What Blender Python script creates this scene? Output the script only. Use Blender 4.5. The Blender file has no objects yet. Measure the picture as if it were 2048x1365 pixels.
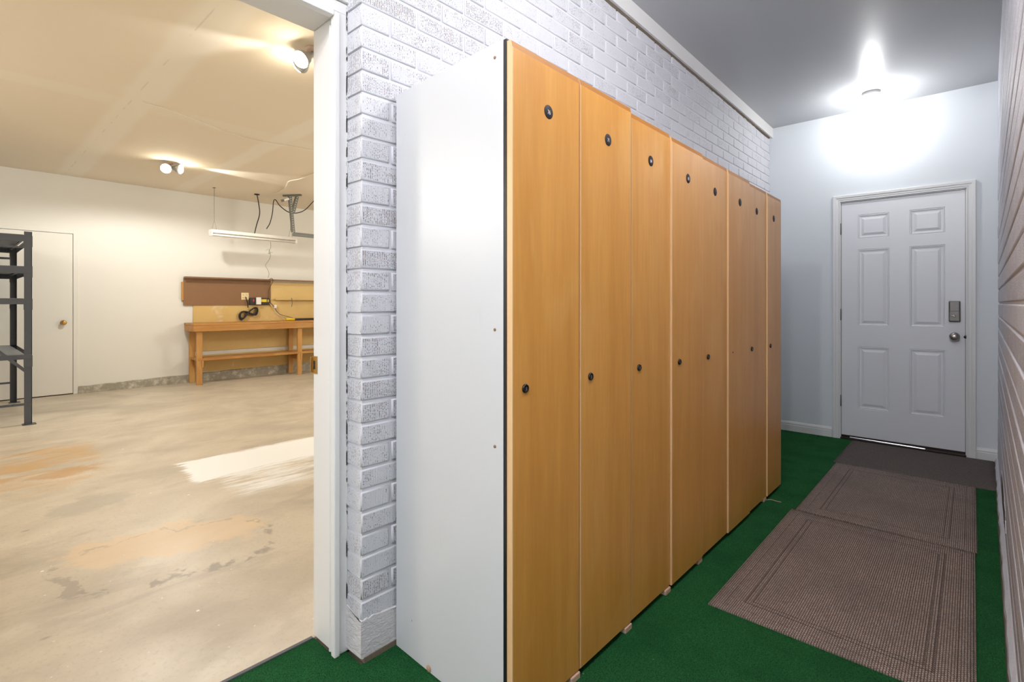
import bpy, bmesh, math, random
from mathutils import Vector, Matrix
random.seed(7)
sc = bpy.context.scene
C = sc.collection

# ------------------------------------------------------------------ materials
def mat(name, base=(0.8, 0.8, 0.8), rough=0.5, metal=0.0, spec=0.5):
    m = bpy.data.materials.new(name); m.use_nodes = True
    b = m.node_tree.nodes['Principled BSDF']
    b.inputs['Base Color'].default_value = (*base, 1)
    b.inputs['Roughness'].default_value = rough
    b.inputs['Metallic'].default_value = metal
    b.inputs['Specular IOR Level'].default_value = spec
    return m

class G:
    """small helper around a node tree"""
    def __init__(s, m):
        s.nt = m.node_tree; s.b = s.nt.nodes['Principled BSDF']
    def n(s, t, **kw):
        x = s.nt.nodes.new(t)
        for k, v in kw.items(): setattr(x, k, v)
        return x
    def put(s, sock, v):
        if isinstance(v, bpy.types.NodeSocket): s.nt.links.new(v, sock)
        elif v is not None: sock.default_value = v
    def obj(s): return s.n('ShaderNodeTexCoord').outputs['Object']
    def mapv(s, v, sc_=(1, 1, 1), loc=(0, 0, 0), rot=(0, 0, 0)):
        x = s.n('ShaderNodeMapping'); s.put(x.inputs['Vector'], v)
        x.inputs['Scale'].default_value = sc_; x.inputs['Location'].default_value = loc
        x.inputs['Rotation'].default_value = rot
        return x.outputs[0]
    def noise(s, v, scale, detail=2, rough=0.5, dist=0, col=False):
        x = s.n('ShaderNodeTexNoise'); s.put(x.inputs['Vector'], v)
        x.inputs['Scale'].default_value = scale; x.inputs['Detail'].default_value = detail
        x.inputs['Roughness'].default_value = rough; x.inputs['Distortion'].default_value = dist
        return x.outputs['Color' if col else 'Fac']
    def vor(s, v, scale, feat='F1', rnd=1.0, out='Distance'):
        x = s.n('ShaderNodeTexVoronoi', feature=feat); s.put(x.inputs['Vector'], v)
        x.inputs['Scale'].default_value = scale; x.inputs['Randomness'].default_value = rnd
        return x.outputs[out]
    def ramp(s, f, stops):
        x = s.n('ShaderNodeValToRGB'); s.put(x.inputs[0], f)
        e = x.color_ramp.elements
        while len(e) < len(stops): e.new(0.5)
        for i, (p, c) in enumerate(stops):
            e[i].position = p
            if not isinstance(c, tuple): c = (c, c, c)
            e[i].color = (*c, 1)
        return x.outputs[0]
    def math(s, op, a, b=None, c=None, clamp=False):
        x = s.n('ShaderNodeMath', operation=op, use_clamp=clamp)
        s.put(x.inputs[0], a); s.put(x.inputs[1], b)
        if c is not None: s.put(x.inputs[2], c)
        return x.outputs[0]
    def rng(s, v, a, b, c=0.0, d=1.0):
        x = s.n('ShaderNodeMapRange', interpolation_type='SMOOTHSTEP'); s.put(x.inputs[0], v)
        for i, q in enumerate((a, b, c, d)): x.inputs[i + 1].default_value = q
        return x.outputs[0]
    def mix(s, f, a, b, mode='MIX'):
        x = s.n('ShaderNodeMix', data_type='RGBA', blend_type=mode)
        s.put(x.inputs['Factor'], f)
        for k, v in ((6, a), (7, b)):
            if isinstance(v, tuple): v = (*v, 1)
            s.put(x.inputs[k], v)
        return x.outputs[2]
    def sep(s, v):
        x = s.n('ShaderNodeSeparateXYZ'); s.put(x.inputs[0], v); return x.outputs
    def bump(s, h, strength=0.3, dist=0.01, prev=None):
        x = s.n('ShaderNodeBump'); s.put(x.inputs['Height'], h)
        x.inputs['Strength'].default_value = strength; x.inputs['Distance'].default_value = dist
        if prev is not None: s.put(x.inputs['Normal'], prev)
        return x.outputs[0]
    def col(s, v): s.put(s.b.inputs['Base Color'], v)
    def nrm(s, v): s.put(s.b.inputs['Normal'], v)
    def rgh(s, v): s.put(s.b.inputs['Roughness'], v)

def paint(name, base, rough=0.5, bump=0.12, scale=60, var=0.03):
    m = mat(name, base, rough); g = G(m); o = g.obj()
    n = g.noise(o, 1.7, 3)
    g.col(g.mix(n, tuple(max(0, c - var) for c in base), tuple(min(1, c + var) for c in base)))
    g.nrm(g.bump(g.noise(o, scale, 3), bump, 0.004))
    return m

def wood(name, c1, c2, c3, rough=0.35, axis='Z', coat=0.0, seam=False):
    m = mat(name, c1, rough); g = G(m)
    o = g.obj(); inf = g.n('ShaderNodeObjectInfo').outputs['Random']
    off = g.n('ShaderNodeCombineXYZ'); g.put(off.inputs[0], g.math('MULTIPLY', inf, 37.0)); g.put(off.inputs[1], g.math('MULTIPLY', inf, 11.0))
    ad = g.n('ShaderNodeVectorMath', operation='ADD'); g.put(ad.inputs[0], o); g.put(ad.inputs[1], off.outputs[0]); o2 = ad.outputs[0]
    st = {'Z': (1, 1, 0.06), 'Y': (1, 0.06, 1), 'X': (0.06, 1, 1)}[axis]
    st2 = tuple(0.35 if q < 1 else 1 for q in st)
    fine = g.noise(g.mapv(o2, st), 95, 4, 0.6)
    broad = g.noise(g.mapv(o2, st), 9, 3, 0.55, 0.6)
    curl = g.noise(g.mapv(o2, st2), 5, 2, 0.5, 1.2)
    a = g.mix(g.rng(broad, 0.3, 0.7), c1, c2)
    a = g.mix(g.math('MULTIPLY', g.rng(curl, 0.5, 0.72), 0.45), a, c3)
    a = g.mix(g.math('MULTIPLY', g.rng(fine, 0.35, 0.6), 0.15), a, tuple(q * 0.72 for q in c1))
    scr = g.noise(g.mapv(o2, (1, 14, 1.2), rot=(0.5, 0, 0)), 22, 1)
    a = g.mix(g.math('MULTIPLY', g.rng(scr, 0.79, 0.82), 0.4), a, c3)
    g.col(a)
    g.nrm(g.bump(fine, 0.04, 0.002))
    m.node_tree.nodes['Principled BSDF'].inputs['Coat Weight'].default_value = coat
    m.node_tree.nodes['Principled BSDF'].inputs['Coat Roughness'].default_value = 0.22
    return m

# painted combed brick
def brick_mat(name, dens_lo, dens_hi, tint, comb=True, axis='Y'):
    m = mat(name, tint, 0.55); g = G(m); o = g.obj()
    at = g.n('ShaderNodeAttribute', attribute_name='rnd').outputs['Fac']
    x, y, z = g.sep(o)
    # vertical combing on the brick faces
    wob = g.noise(o, 30, 2)
    cy = g.math('ADD', g.math('ADD', y, x), g.math('MULTIPLY', wob, 0.005))
    tri = g.math('ABSOLUTE', g.math('SUBTRACT', g.math('FRACT', g.math('MULTIPLY', cy, 146.0)), 0.5))
    groove = g.rng(tri, 0.14, 0.30, 1.0, 0.0)
    breakup = g.noise(g.mapv(o, (1, 1, 0.8) if comb else (1, 0.28, 1)), 260, 2, 0.6)
    pat = g.noise(o, 16, 2, 0.6)
    thr = g.math('ADD', g.math('MULTIPLY', at, 0.16), g.math('MULTIPLY', pat, 0.34))
    if comb: thr = g.math('SUBTRACT', thr, g.math('MULTIPLY', g.rng(y, 1.1, 2.6), 0.09))
    pit = g.rng(g.math('SUBTRACT', g.math('ADD', breakup, thr), 0.745), dens_lo, dens_hi)
    face = g.n('ShaderNodeAttribute', attribute_name='face').outputs['Fac']
    if comb: dark = g.math('MULTIPLY', g.math('MULTIPLY', groove, pit), face)
    else: dark = g.math('MULTIPLY', g.math('MULTIPLY', pit, face), 0.4)
    shade = g.mix(g.noise(o, 3, 2), tuple(c * 0.95 for c in tint), tint)
    dk = g.mix(g.rng(g.noise(o, 60, 1), 0.4, 0.62), (0.11, 0.105, 0.12), (0.24, 0.15, 0.13))
    g.col(g.mix(dark, shade, dk))
    n1 = g.bump(g.noise(o if comb else g.mapv(o, (1, 0.35, 1)), 140, 3, 0.6), 0.25 if comb else 0.12, 0.003)
    n2 = g.bump(g.noise(o, 35, 2), 0.22 if comb else 0.08, 0.006, n1)
    h = g.math('MULTIPLY', g.math('MULTIPLY', groove, face), -1.0) if comb else g.math('MULTIPLY', pit, -1.0)
    g.nrm(g.bump(h, 0.35 if comb else 0.5, 0.0015, n2))
    return m

M = {}
M['brick'] = brick_mat('painted_combed_brick', 0.02, 0.10, (0.68, 0.675, 0.71))
M['brick_r'] = brick_mat('painted_pitted_brick', -0.01, 0.06, (0.63, 0.635, 0.70), comb=False)
M['mortar'] = paint('painted_mortar', (0.70, 0.695, 0.73), 0.6, 0.5, 45, 0.02)
M['mortar_r'] = paint('painted_mortar_grey', (0.60, 0.60, 0.65), 0.7, 0.35, 45, 0.03)

def parge():
    m = mat('painted_parging', (0.78, 0.74, 0.75), 0.6); g = G(m); o = g.obj()
    n = g.noise(g.mapv(o, (1, 1, 2.4), rot=(0.35, 0, 0)), 40, 5, 0.65, 0.7)
    sp = g.rng(g.noise(o, 90, 4, 0.7), 0.66, 0.7)
    g.col(g.mix(g.math('MULTIPLY', sp, 0.7), (0.78, 0.74, 0.75), (0.12, 0.10, 0.08)))
    g.nrm(g.bump(n, 0.9, 0.01))
    return m
M['parge'] = parge()
M['dirt_and_shade'] = paint('gritty_concrete_and_gap_shade', (0.16, 0.12, 0.08), 0.9, 0.8, 90, 0.05)
M['trim'] = paint('white_trim_paint', (0.83, 0.82, 0.81), 0.4, 0.015, 50, 0.008)
M['trim3'] = paint('white_casing_paint', (0.72, 0.72, 0.715), 0.4, 0.015, 50, 0.008)
M['trim2'] = paint('white_board_paint', (0.82, 0.80, 0.78), 0.45, 0.06, 50, 0.015)
M['wall'] = paint('smooth_white_wall_paint', (0.70, 0.74, 0.775), 0.5, 0.05, 80, 0.01)
M['door'] = paint('white_door_paint', (0.74, 0.75, 0.78), 0.38, 0.05, 30, 0.01)
M['gwall'] = paint('cream_wall_paint', (0.82, 0.80, 0.745), 0.6, 0.07, 40, 0.012)
M['gdoor'] = paint('flat_cream_door_paint', (0.82, 0.80, 0.745), 0.5, 0.03, 40, 0.01)

def ceil_mat():
    m = mat('semigloss_ceiling_paint', (0.46, 0.467, 0.482), 0.33); g = G(m); o = g.obj()
    bl = g.rng(g.noise(o, 9, 4, 0.6), 0.62, 0.75)
    sm = g.rng(g.vor(o, 75), 0.0, 0.28, 1, 0)
    f = g.math('MULTIPLY', bl, sm)
    g.col(g.mix(g.math('MULTIPLY', f, 0.35), (0.46, 0.467, 0.482), (0.33, 0.34, 0.34)))
    g.nrm(g.bump(g.noise(o, 26, 3), 0.10, 0.004, g.bump(f, 0.4, 0.003)))
    return m
M['ceil'] = ceil_mat()

def gceil():
    base = (0.87, 0.765, 0.615); tape = (0.90, 0.84, 0.73)
    m = mat('garage_drywall_ceiling', base, 0.85); g = G(m); o = g.obj()
    x, y, z = g.sep(o)
    wob = g.math('MULTIPLY', g.math('SUBTRACT', g.noise(o, 2.2, 2), 0.5), 0.10)
    def band(v, c, w):
        d = g.math('ABSOLUTE', g.math('ADD', g.math('SUBTRACT', v, c), wob))
        return g.rng(d, w * 0.5, w, 1.0, 0.0)
    s = g.math('MAXIMUM', band(y, 1.06, 0.17), band(y, 2.30, 0.13))
    s = g.math('MAXIMUM', s, g.math('MULTIPLY', band(x, -5.25, 0.16), 0.5))
    s = g.math('MAXIMUM', s, g.math('MULTIPLY', band(y, -0.2, 0.15), 0.6))
    lin = g.rng(g.math('ABSOLUTE', g.math('SUBTRACT', y, 1.02)), 0.0, 0.008, 1, 0)
    lin = g.math('MULTIPLY', lin, g.rng(g.noise(o, 5, 1), 0.52, 0.6))
    c = g.mix(g.noise(o, 1.3, 3), tuple(q * 0.95 for q in base), base)
    c = g.mix(g.math('MULTIPLY', s, 0.7), c, tape)
    c = g.mix(g.math('MULTIPLY', lin, 0.25), c, (0.35, 0.30, 0.22))
    g.col(c); g.nrm(g.bump(g.noise(o, 40, 3), 0.06, 0.004))
    return m
M['gceil'] = gceil()

def concrete():
    m = mat('worn_concrete_floor', (0.6, 0.5, 0.38), 0.5); g = G(m); o = g.obj()
    x, y, z = g.sep(o)
    a = g.noise(g.mapv(o, (1, 0.8, 1)), 1.3, 5, 0.62, 0.4)
    c = g.mix(g.rng(a, 0.32, 0.68), (0.50, 0.43, 0.335), (0.66, 0.575, 0.45))
    st = g.noise(g.mapv(o, (1, 0.42, 1), rot=(0, 0, 0.25)), 3.6, 5, 0.65, 0.8)
    c = g.mix(g.math('MULTIPLY', g.rng(st, 0.53, 0.72), 0.5), c, (0.38, 0.33, 0.26))
    lt = g.noise(g.mapv(o, (1, 0.5, 1), loc=(3, 1, 0)), 3.1, 4, 0.6, 0.5)
    c = g.mix(g.math('MULTIPLY', g.rng(lt, 0.56, 0.74), 0.45), c, (0.75, 0.68, 0.55))
    fine = g.noise(o, 55, 4, 0.7)
    c = g.mix(g.math('MULTIPLY', g.rng(fine, 0.5, 0.75), 0.35), c, (0.34, 0.28, 0.2))
    wn = g.noise(o, 5.5, 5, 0.65, 0.3, col=True)
    wv = g.n('ShaderNodeVectorMath', operation='MULTIPLY_ADD'); g.put(wv.inputs[0], wn); wv.inputs[1].default_value = (0.34, 0.5, 0); wv.inputs[2].default_value = (-0.17, -0.25, 0)
    ov = g.n('ShaderNodeVectorMath', operation='ADD'); g.put(ov.inputs[0], o); g.put(ov.inputs[1], wv.outputs[0])
    X, Y, Z = g.sep(ov.outputs[0])
    def ell(cx, cy, rx, ry, soft=0.4, ang=0.0):
        ca, sa = math.cos(ang), math.sin(ang)
        dx = g.math('SUBTRACT', X, cx); dy = g.math('SUBTRACT', Y, cy)
        u = g.math('ADD', g.math('MULTIPLY', dx, ca / rx), g.math('MULTIPLY', dy, sa / rx))
        v = g.math('ADD', g.math('MULTIPLY', dx, -sa / ry), g.math('MULTIPLY', dy, ca / ry))
        r = g.math('ADD', g.math('MULTIPLY', u, u), g.math('MULTIPLY', v, v))
        return g.rng(r, 1 - soft, 1 + soft, 1, 0)
    # stains
    rust = g.math('MULTIPLY', ell(-5.15, 0.40, 0.75, 0.42, 0.6), g.rng(g.noise(g.mapv(o, (1, 0.4, 1)), 3.4, 4, 0.6, 1), 0.42, 0.62))
    c = g.mix(g.math('MULTIPLY', rust, 0.75), c, (0.56, 0.33, 0.12))
    c = g.mix(g.math('MULTIPLY', ell(-4.75, 0.55, 0.12, 0.22, 0.5), 0.6), c, (0.50, 0.27, 0.09))
    c = g.mix(g.math('MULTIPLY', ell(-3.02, 0.75, 0.42, 0.20, 0.3, 1.2), 0.75), c, (0.72, 0.54, 0.34))
    ring = g.math('SUBTRACT', ell(-2.85, 0.74, 0.46, 0.31, 0.12, 1.2), ell(-2.87, 0.74, 0.42, 0.28, 0.12, 1.2), clamp=True)
    ring = g.math('MULTIPLY', ring, g.rng(g.noise(o, 7, 3, 0.6), 0.48, 0.56))
    c = g.mix(g.math('MULTIPLY', ring, 0.8), c, (0.30, 0.25, 0.2))
    c = g.mix(g.math('MULTIPLY', ell(-2.78, 0.36, 0.15, 0.055, 0.35, 0.3), 0.75), c, (0.34, 0.29, 0.23))
    c = g.mix(g.math('MULTIPLY', ell(-3.9, 0.55, 0.16, 0.18, 0.5), 0.5), c, (0.40, 0.36, 0.29))
    # near-white patch with streaky edges on the slab
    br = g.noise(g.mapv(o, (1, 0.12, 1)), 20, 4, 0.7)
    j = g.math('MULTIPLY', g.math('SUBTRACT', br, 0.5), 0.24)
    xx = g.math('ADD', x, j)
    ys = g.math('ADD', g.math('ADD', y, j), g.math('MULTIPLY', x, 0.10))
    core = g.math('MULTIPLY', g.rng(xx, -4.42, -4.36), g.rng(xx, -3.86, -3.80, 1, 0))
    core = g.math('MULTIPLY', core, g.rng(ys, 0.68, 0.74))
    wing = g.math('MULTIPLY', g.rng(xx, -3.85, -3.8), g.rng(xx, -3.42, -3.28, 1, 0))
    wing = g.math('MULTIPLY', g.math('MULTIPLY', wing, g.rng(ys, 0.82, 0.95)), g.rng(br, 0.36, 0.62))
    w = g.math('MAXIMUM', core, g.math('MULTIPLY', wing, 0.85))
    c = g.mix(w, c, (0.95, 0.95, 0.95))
    # paint specks
    v = g.vor(g.mapv(o, (1, 1, 1), loc=(0.3, 0.2, 0)), 5.2)
    c = g.mix(g.rng(v, 0.026, 0.045, 1, 0), c, (0.88, 0.86, 0.82))
    v2 = g.vor(g.mapv(o, (1, 1, 1), loc=(1.3, 2.2, 0)), 13)
    c = g.mix(g.math('MULTIPLY', g.rng(v2, 0.03, 0.06, 1, 0), 0.7), c, (0.80, 0.78, 0.72))
    v3 = g.vor(g.mapv(o, (1, 0.6, 1), loc=(4.3, 0.2, 0)), 3.1)
    c = g.mix(g.math('MULTIPLY', g.rng(v3, 0.02, 0.05, 1, 0), 0.7), c, (0.3, 0.24, 0.17))
    g.col(c)
    g.rgh(g.rng(a, 0.3, 0.7, 0.5, 0.36))
    g.nrm(g.bump(fine, 0.12, 0.003))
    return m
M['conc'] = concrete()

def curbm():
    m = mat('bare_concrete_curb', (0.4, 0.36, 0.29), 0.85); g = G(m); o = g.obj()
    n = g.noise(o, 9, 6, 0.7)
    g.col(g.mix(g.rng(n, 0.45, 0.68), (0.36, 0.325, 0.26), (0.66, 0.62, 0.52)))
    g.nrm(g.bump(n, 0.6, 0.012)); return m
M['curb'] = curbm()

def turf():
    m = mat('green_turf', (0.02, 0.13, 0.04), 0.95, 0, 0.06); g = G(m); o = g.obj()
    f = g.noise(o, 230, 4, 0.85); b = g.noise(o, 5, 4, 0.6); md = g.noise(g.mapv(o, (1, 0.6, 1)), 120, 3, 0.7, 1.0)
    c = g.mix(g.rng(f, 0.36, 0.64), (0.007, 0.028, 0.010), (0.033, 0.185, 0.058))
    c = g.mix(g.math('MULTIPLY', g.rng(md, 0.42, 0.66), 0.5), c, (0.030, 0.175, 0.052))
    c = g.mix(g.math('MULTIPLY', g.rng(b, 0.4, 0.7), 0.35), c, (0.007, 0.055, 0.018))
    sp = g.rng(g.vor(o, 9), 0.02, 0.035, 1, 0)
    c = g.mix(g.math('MULTIPLY', sp, 0.35), c, (0.45, 0.45, 0.4))
    g.col(c); g.nrm(g.bump(g.math('ADD', f, md), 0.9, 0.006)); return m
M['turf'] = turf()

def rugm(name, hx, hy, border=True):
    m = mat(name, (0.2, 0.15, 0.12), 0.85, 0, 0.3); g = G(m); o = g.obj()
    bt = g.n('ShaderNodeTexBrick')
    jn = g.n('ShaderNodeVectorMath', operation='MULTIPLY_ADD'); g.put(jn.inputs[0], g.noise(o, 130, 2, col=True)); jn.inputs[1].default_value = (0.0022, 0.006, 0); g.put(jn.inputs[2], o)
    g.put(bt.inputs['Vector'], g.mapv(jn.outputs[0], (1, 1, 1), loc=(0.002, 0.003, 0), rot=(0, 0, math.pi / 2)))
    bt.offset = 0.5; bt.inputs['Scale'].default_value = 1.0
    bt.inputs['Brick Width'].default_value = 0.0122; bt.inputs['Row Height'].default_value = 0.0078
    bt.inputs['Mortar Size'].default_value = 0.0018; bt.inputs['Mortar Smooth'].default_value = 0.9
    bt.inputs['Color1'].default_value = (0.37, 0.285, 0.240, 1); bt.inputs['Color2'].default_value = (0.28, 0.212, 0.178, 1)
    bt.inputs['Mortar'].default_value = (0.045, 0.027, 0.022, 1)
    c = g.mix(g.math('MULTIPLY', g.rng(g.noise(o, 3.2, 3), 0.4, 0.7), 0.35), bt.outputs['Color'], (0.12, 0.095, 0.085))
    c = g.mix(g.math('MULTIPLY', g.rng(g.noise(o, 300, 2), 0.6, 0.72), 0.35), c, (0.50, 0.42, 0.36))
    if border:
        x, y, z = g.sep(o)
        d = g.math('MINIMUM', g.math('SUBTRACT', hx, g.math('ABSOLUTE', x)), g.math('SUBTRACT', hy, g.math('ABSOLUTE', y)))
        tot = None
        for p, w in ((0.105, 0.003), (0.128, 0.0022), (0.047, 0.0014)):
            l = g.rng(g.math('ABSOLUTE', g.math('SUBTRACT', d, p)), w * 0.6, w * 1.3, 1, 0)
            tot = l if tot is None else g.math('MAXIMUM', tot, l)
        c = g.mix(g.math('MULTIPLY', tot, 0.6), c, (0.04, 0.022, 0.018))
    g.col(c); g.nrm(g.bump(bt.outputs['Fac'], -0.8 if False else 0.8, -0.002)); return m

def matm():
    m = mat('flat_taupe_doormat', (0.1, 0.09, 0.08), 0.95, 0, 0.2); g = G(m); o = g.obj()
    n = g.noise(o, 160, 4, 0.8)
    g.col(g.mix(g.rng(n, 0.35, 0.7), (0.075, 0.062, 0.055), (0.17, 0.145, 0.13)))
    g.nrm(g.bump(n, 0.5, 0.002)); return m
M['mat'] = matm()

M['maple'] = wood('honey_maple_veneer', (0.70, 0.315, 0.056), (0.79, 0.38, 0.080), (0.83, 0.45, 0.125), 0.36, 'Z', 0.25)
M['maple_edge'] = wood('maple_edge_lipping', (0.74, 0.46, 0.23), (0.80, 0.52, 0.27), (0.82, 0.55, 0.32), 0.4, 'Z', 0.2)
M['maple_top'] = wood('orange_varnished_end_band', (0.40, 0.150, 0.018), (0.46, 0.18, 0.026), (0.48, 0.21, 0.04), 0.6, 'Y', 0.0)
M['shim'] = wood('raw_pine_block', (0.60, 0.38, 0.26), (0.66, 0.44, 0.32), (0.7, 0.5, 0.38), 0.7, 'Y')
def lamm():
    m = mat('white_laminate', (0.655, 0.655, 0.66), 0.32); g = G(m); o = g.obj()
    v = g.vor(g.mapv(o, (1, 1, 1), loc=(0.1, 0, 0.3)), 3.6)
    c = g.mix(g.rng(v, 0.012, 0.02, 1, 0), (0.655, 0.655, 0.66), (0.35, 0.3, 0.26))
    n = g.rng(g.noise(g.mapv(o, (1, 1, 0.3), rot=(0, 0.6, 0)), 6, 3, 0.6, 1), 0.66, 0.72)
    c = g.mix(g.math('MULTIPLY', n, 0.08), c, (0.5, 0.5, 0.5))
    g.col(c); g.nrm(g.bump(g.noise(o, 180, 2), 0.03, 0.002)); return m
M['lam'] = lamm()
M['black'] = mat('black_edge_strip', (0.012, 0.011, 0.012), 0.35)
M['disc'] = mat('black_engraved_disc', (0.022, 0.018, 0.022), 0.7)
M['digit'] = mat('white_digit_fill', (0.85, 0.83, 0.83), 0.5)
M['lock'] = mat('black_cam_lock', (0.01, 0.009, 0.009), 0.22)
M['key'] = mat('steel_keyway', (0.5, 0.42, 0.38), 0.3, 0.8)
M['chip'] = mat('raw_particleboard', (0.50, 0.30, 0.18), 0.8)
M['hole'] = mat('dark_plug', (0.30, 0.17, 0.10), 0.8)
M['nickel'] = mat('brushed_nickel', (0.36, 0.33, 0.31), 0.32, 1.0)
M['nickel_dark'] = mat('dark_satin_nickel', (0.17, 0.16, 0.15), 0.38, 0.85)
M['brass'] = mat('aged_brass', (0.62, 0.38, 0.12), 0.3, 1.0)
M['alu'] = mat('bare_aluminium', (0.75, 0.76, 0.80), 0.22, 1.0)
M['bronze'] = mat('dark_bronze_threshold', (0.035, 0.022, 0.018), 0.35, 0.3)
M['thresh'] = mat('grey_vinyl_edging', (0.10, 0.10, 0.105), 0.6)
M['steel'] = paint('slate_grey_painted_steel', (0.075, 0.083, 0.102), 0.42, 0.05, 50, 0.008)
M['steel_s'] = paint('grey_shelf_steel', (0.20, 0.215, 0.235), 0.4, 0.05, 50, 0.01)
M['galv'] = paint('galvanised_steel', (0.16, 0.165, 0.15), 0.5, 0.1, 70, 0.03)
M['bench'] = wood('varnished_bench_pine', (0.44, 0.19, 0.042), (0.54, 0.265, 0.068), (0.60, 0.34, 0.11), 0.45, 'Y')
M['bench_leg'] = wood('bench_leg_pine', (0.52, 0.25, 0.068), (0.60, 0.32, 0.09), (0.64, 0.40, 0.15), 0.5, 'Z')
def tanm():
    m = mat('tan_wall_panel', (0.7, 0.5, 0.23), 0.5); g = G(m); o = g.obj()
    c = g.mix(g.noise(o, 2.5, 4, 0.6), (0.62, 0.41, 0.14), (0.77, 0.55, 0.22))
    c = g.mix(g.math('MULTIPLY', g.rng(g.noise(g.mapv(o, (1, 1, 1)), 3.5, 3, 0.6, 1), 0.62, 0.74), 0.55), c, (0.78, 0.68, 0.50))
    g.col(c); g.nrm(g.bump(g.noise(o, 70, 2), 0.06, 0.003)); return m
M['tan'] = tanm()
def hardb():
    m = mat('brown_hardboard', (0.26, 0.125, 0.06), 0.6); g = G(m); o = g.obj()
    c = g.mix(g.noise(o, 120, 3, 0.7), (0.215, 0.105, 0.045), (0.31, 0.165, 0.078))
    g.col(c); g.nrm(g.bump(g.noise(o, 150, 2), 0.1, 0.002)); return m
M['hard'] = hardb()
M['beige'] = mat('almond_plastic', (0.80, 0.66, 0.36), 0.4)
M['cord'] = mat('black_rubber_cord', (0.022, 0.02, 0.02), 0.5)
M['cord_b'] = mat('brown_cord', (0.10, 0.055, 0.035), 0.5)
M['wire_w'] = mat('white_wire', (0.86, 0.80, 0.66), 0.5)
M['steelwire'] = mat('thin_grey_wire', (0.30, 0.27, 0.22), 0.5, 0.4)
M['plastic'] = mat('white_plastic', (0.84, 0.83, 0.80), 0.4)
M['yellow'] = mat('yellow_plastic', (0.85, 0.62, 0.02), 0.4)
M['red'] = mat('red_switch', (0.6, 0.03, 0.02), 0.35)
M['fixt'] = paint('white_enamel_fixture', (0.84, 0.81, 0.76), 0.35, 0.03, 40, 0.01)
M['tube'] = mat('unlit_fluorescent_tube', (0.86, 0.83, 0.78), 0.25)
M['porc'] = mat('grey_porcelain', (0.42, 0.42, 0.42), 0.35)
M['rosette'] = mat('beige_lamp_base', (0.62, 0.46, 0.36), 0.5)
def emit(name, col, st):
    m = mat(name, (0.8, 0.8, 0.8)); b = m.node_tree.nodes['Principled BSDF']
    b.inputs['Emission Color'].default_value = (*col, 1); b.inputs['Emission Strength'].default_value = st
    return m
M['brown_void'] = paint('exposed_brown_block', (0.075, 0.038, 0.024), 0.9, 0.8, 40, 0.03)

# ------------------------------------------------------------------ mesh helpers
def setc(bm, geom_faces, mi):
    for f in geom_faces: f.material_index = mi
def bx(bm, x0, x1, y0, y1, z0, z1, bev=0.0, seg=1, mi=0, rot=None, smooth=False):
    r = bmesh.ops.create_cube(bm, size=1.0)
    vs = r['verts']
    cx, cy, cz = (x0 + x1) / 2, (y0 + y1) / 2, (z0 + z1) / 2
    bmesh.ops.scale(bm, vec=(abs(x1 - x0), abs(y1 - y0), abs(z1 - z0)), verts=vs)
    if rot is not None: bmesh.ops.rotate(bm, cent=(0, 0, 0), matrix=rot, verts=vs)
    bmesh.ops.translate(bm, vec=(cx, cy, cz), verts=vs)
    fs = {f for v in vs for f in v.link_faces}
    for f in fs: f.material_index = mi
    if bev > 0:
        es = list({e for v in vs for e in v.link_edges})
        q = bmesh.ops.bevel(bm, geom=es, offset=bev, segments=seg, affect='EDGES', profile=0.5)
        for f in q['faces']: f.material_index = mi
def beam(bm, a, b, w, h=None, mi=0, bev=0.0, up=(0, 0, 1)):
    """box section running from a to b"""
    h = h or w; a = Vector(a); b = Vector(b); d = (b - a); L = d.length; d.normalize()
    u = Vector(up)
    if abs(d.dot(u)) > 0.98: u = Vector((0, 1, 0))
    s = d.cross(u).normalized(); u = s.cross(d).normalized()
    r = bmesh.ops.create_cube(bm, size=1.0); vs = r['verts']
    bmesh.ops.scale(bm, vec=(w, L, h), verts=vs)
    mt = Matrix((s, d, u)).transposed().to_4x4(); mt.translation = (a + b) / 2
    bmesh.ops.transform(bm, matrix=mt, verts=vs)
    for f in {f for v in vs for f in v.link_faces}: f.material_index = mi
    if bev:
        bmesh.ops.bevel(bm, geom=list({e for v in vs for e in v.link_edges}), offset=bev, segments=1, affect='EDGES')
def lathe(bm, prof, cen, axis=(0, 0, 1), n=32, mi=0, smooth=True):
    """prof: list of (radius, height along axis)"""
    ax = Vector(axis).normalized(); t = Vector((1, 0, 0)) if abs(ax.x) < 0.9 else Vector((0, 1, 0))
    u = ax.cross(t).normalized(); v = ax.cross(u); cen = Vector(cen)
    rings = []
    for r, h in prof:
        if r < 1e-6: rings.append([bm.verts.new(cen + ax * h)])
        else: rings.append([bm.verts.new(cen + ax * h + (u * math.cos(2 * math.pi * i / n) + v * math.sin(2 * math.pi * i / n)) * r) for i in range(n)])
    for a, b in zip(rings, rings[1:]):
        for i in range(n):
            j = (i + 1) % n
            if len(a) == 1 and len(b) == 1: break
            if len(a) == 1: q = (a[0], b[j], b[i])
            elif len(b) == 1: q = (a[i], a[j], b[0])
            else: q = (a[i], a[j], b[j], b[i])
            f = bm.faces.new(q); f.material_index = mi; f.smooth = smooth
    for ring in (rings[0], rings[-1]):
        if len(ring) > 1: bm.faces.new(ring).material_index = mi
def catmull(pts, k=8):
    P = [Vector(p) for p in pts]; P = [P[0] * 2 - P[1]] + P + [P[-1] * 2 - P[-2]]; out = []
    for i in range(1, len(P) - 2):
        for s in range(k):
            t = s / k; a, b, c, d = P[i - 1:i + 3]
            out.append(0.5 * ((2 * b) + (c - a) * t + (2 * a - 5 * b + 4 * c - d) * t * t + (3 * b - a - 3 * c + d) * t ** 3))
    out.append(P[-2]); return out
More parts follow.
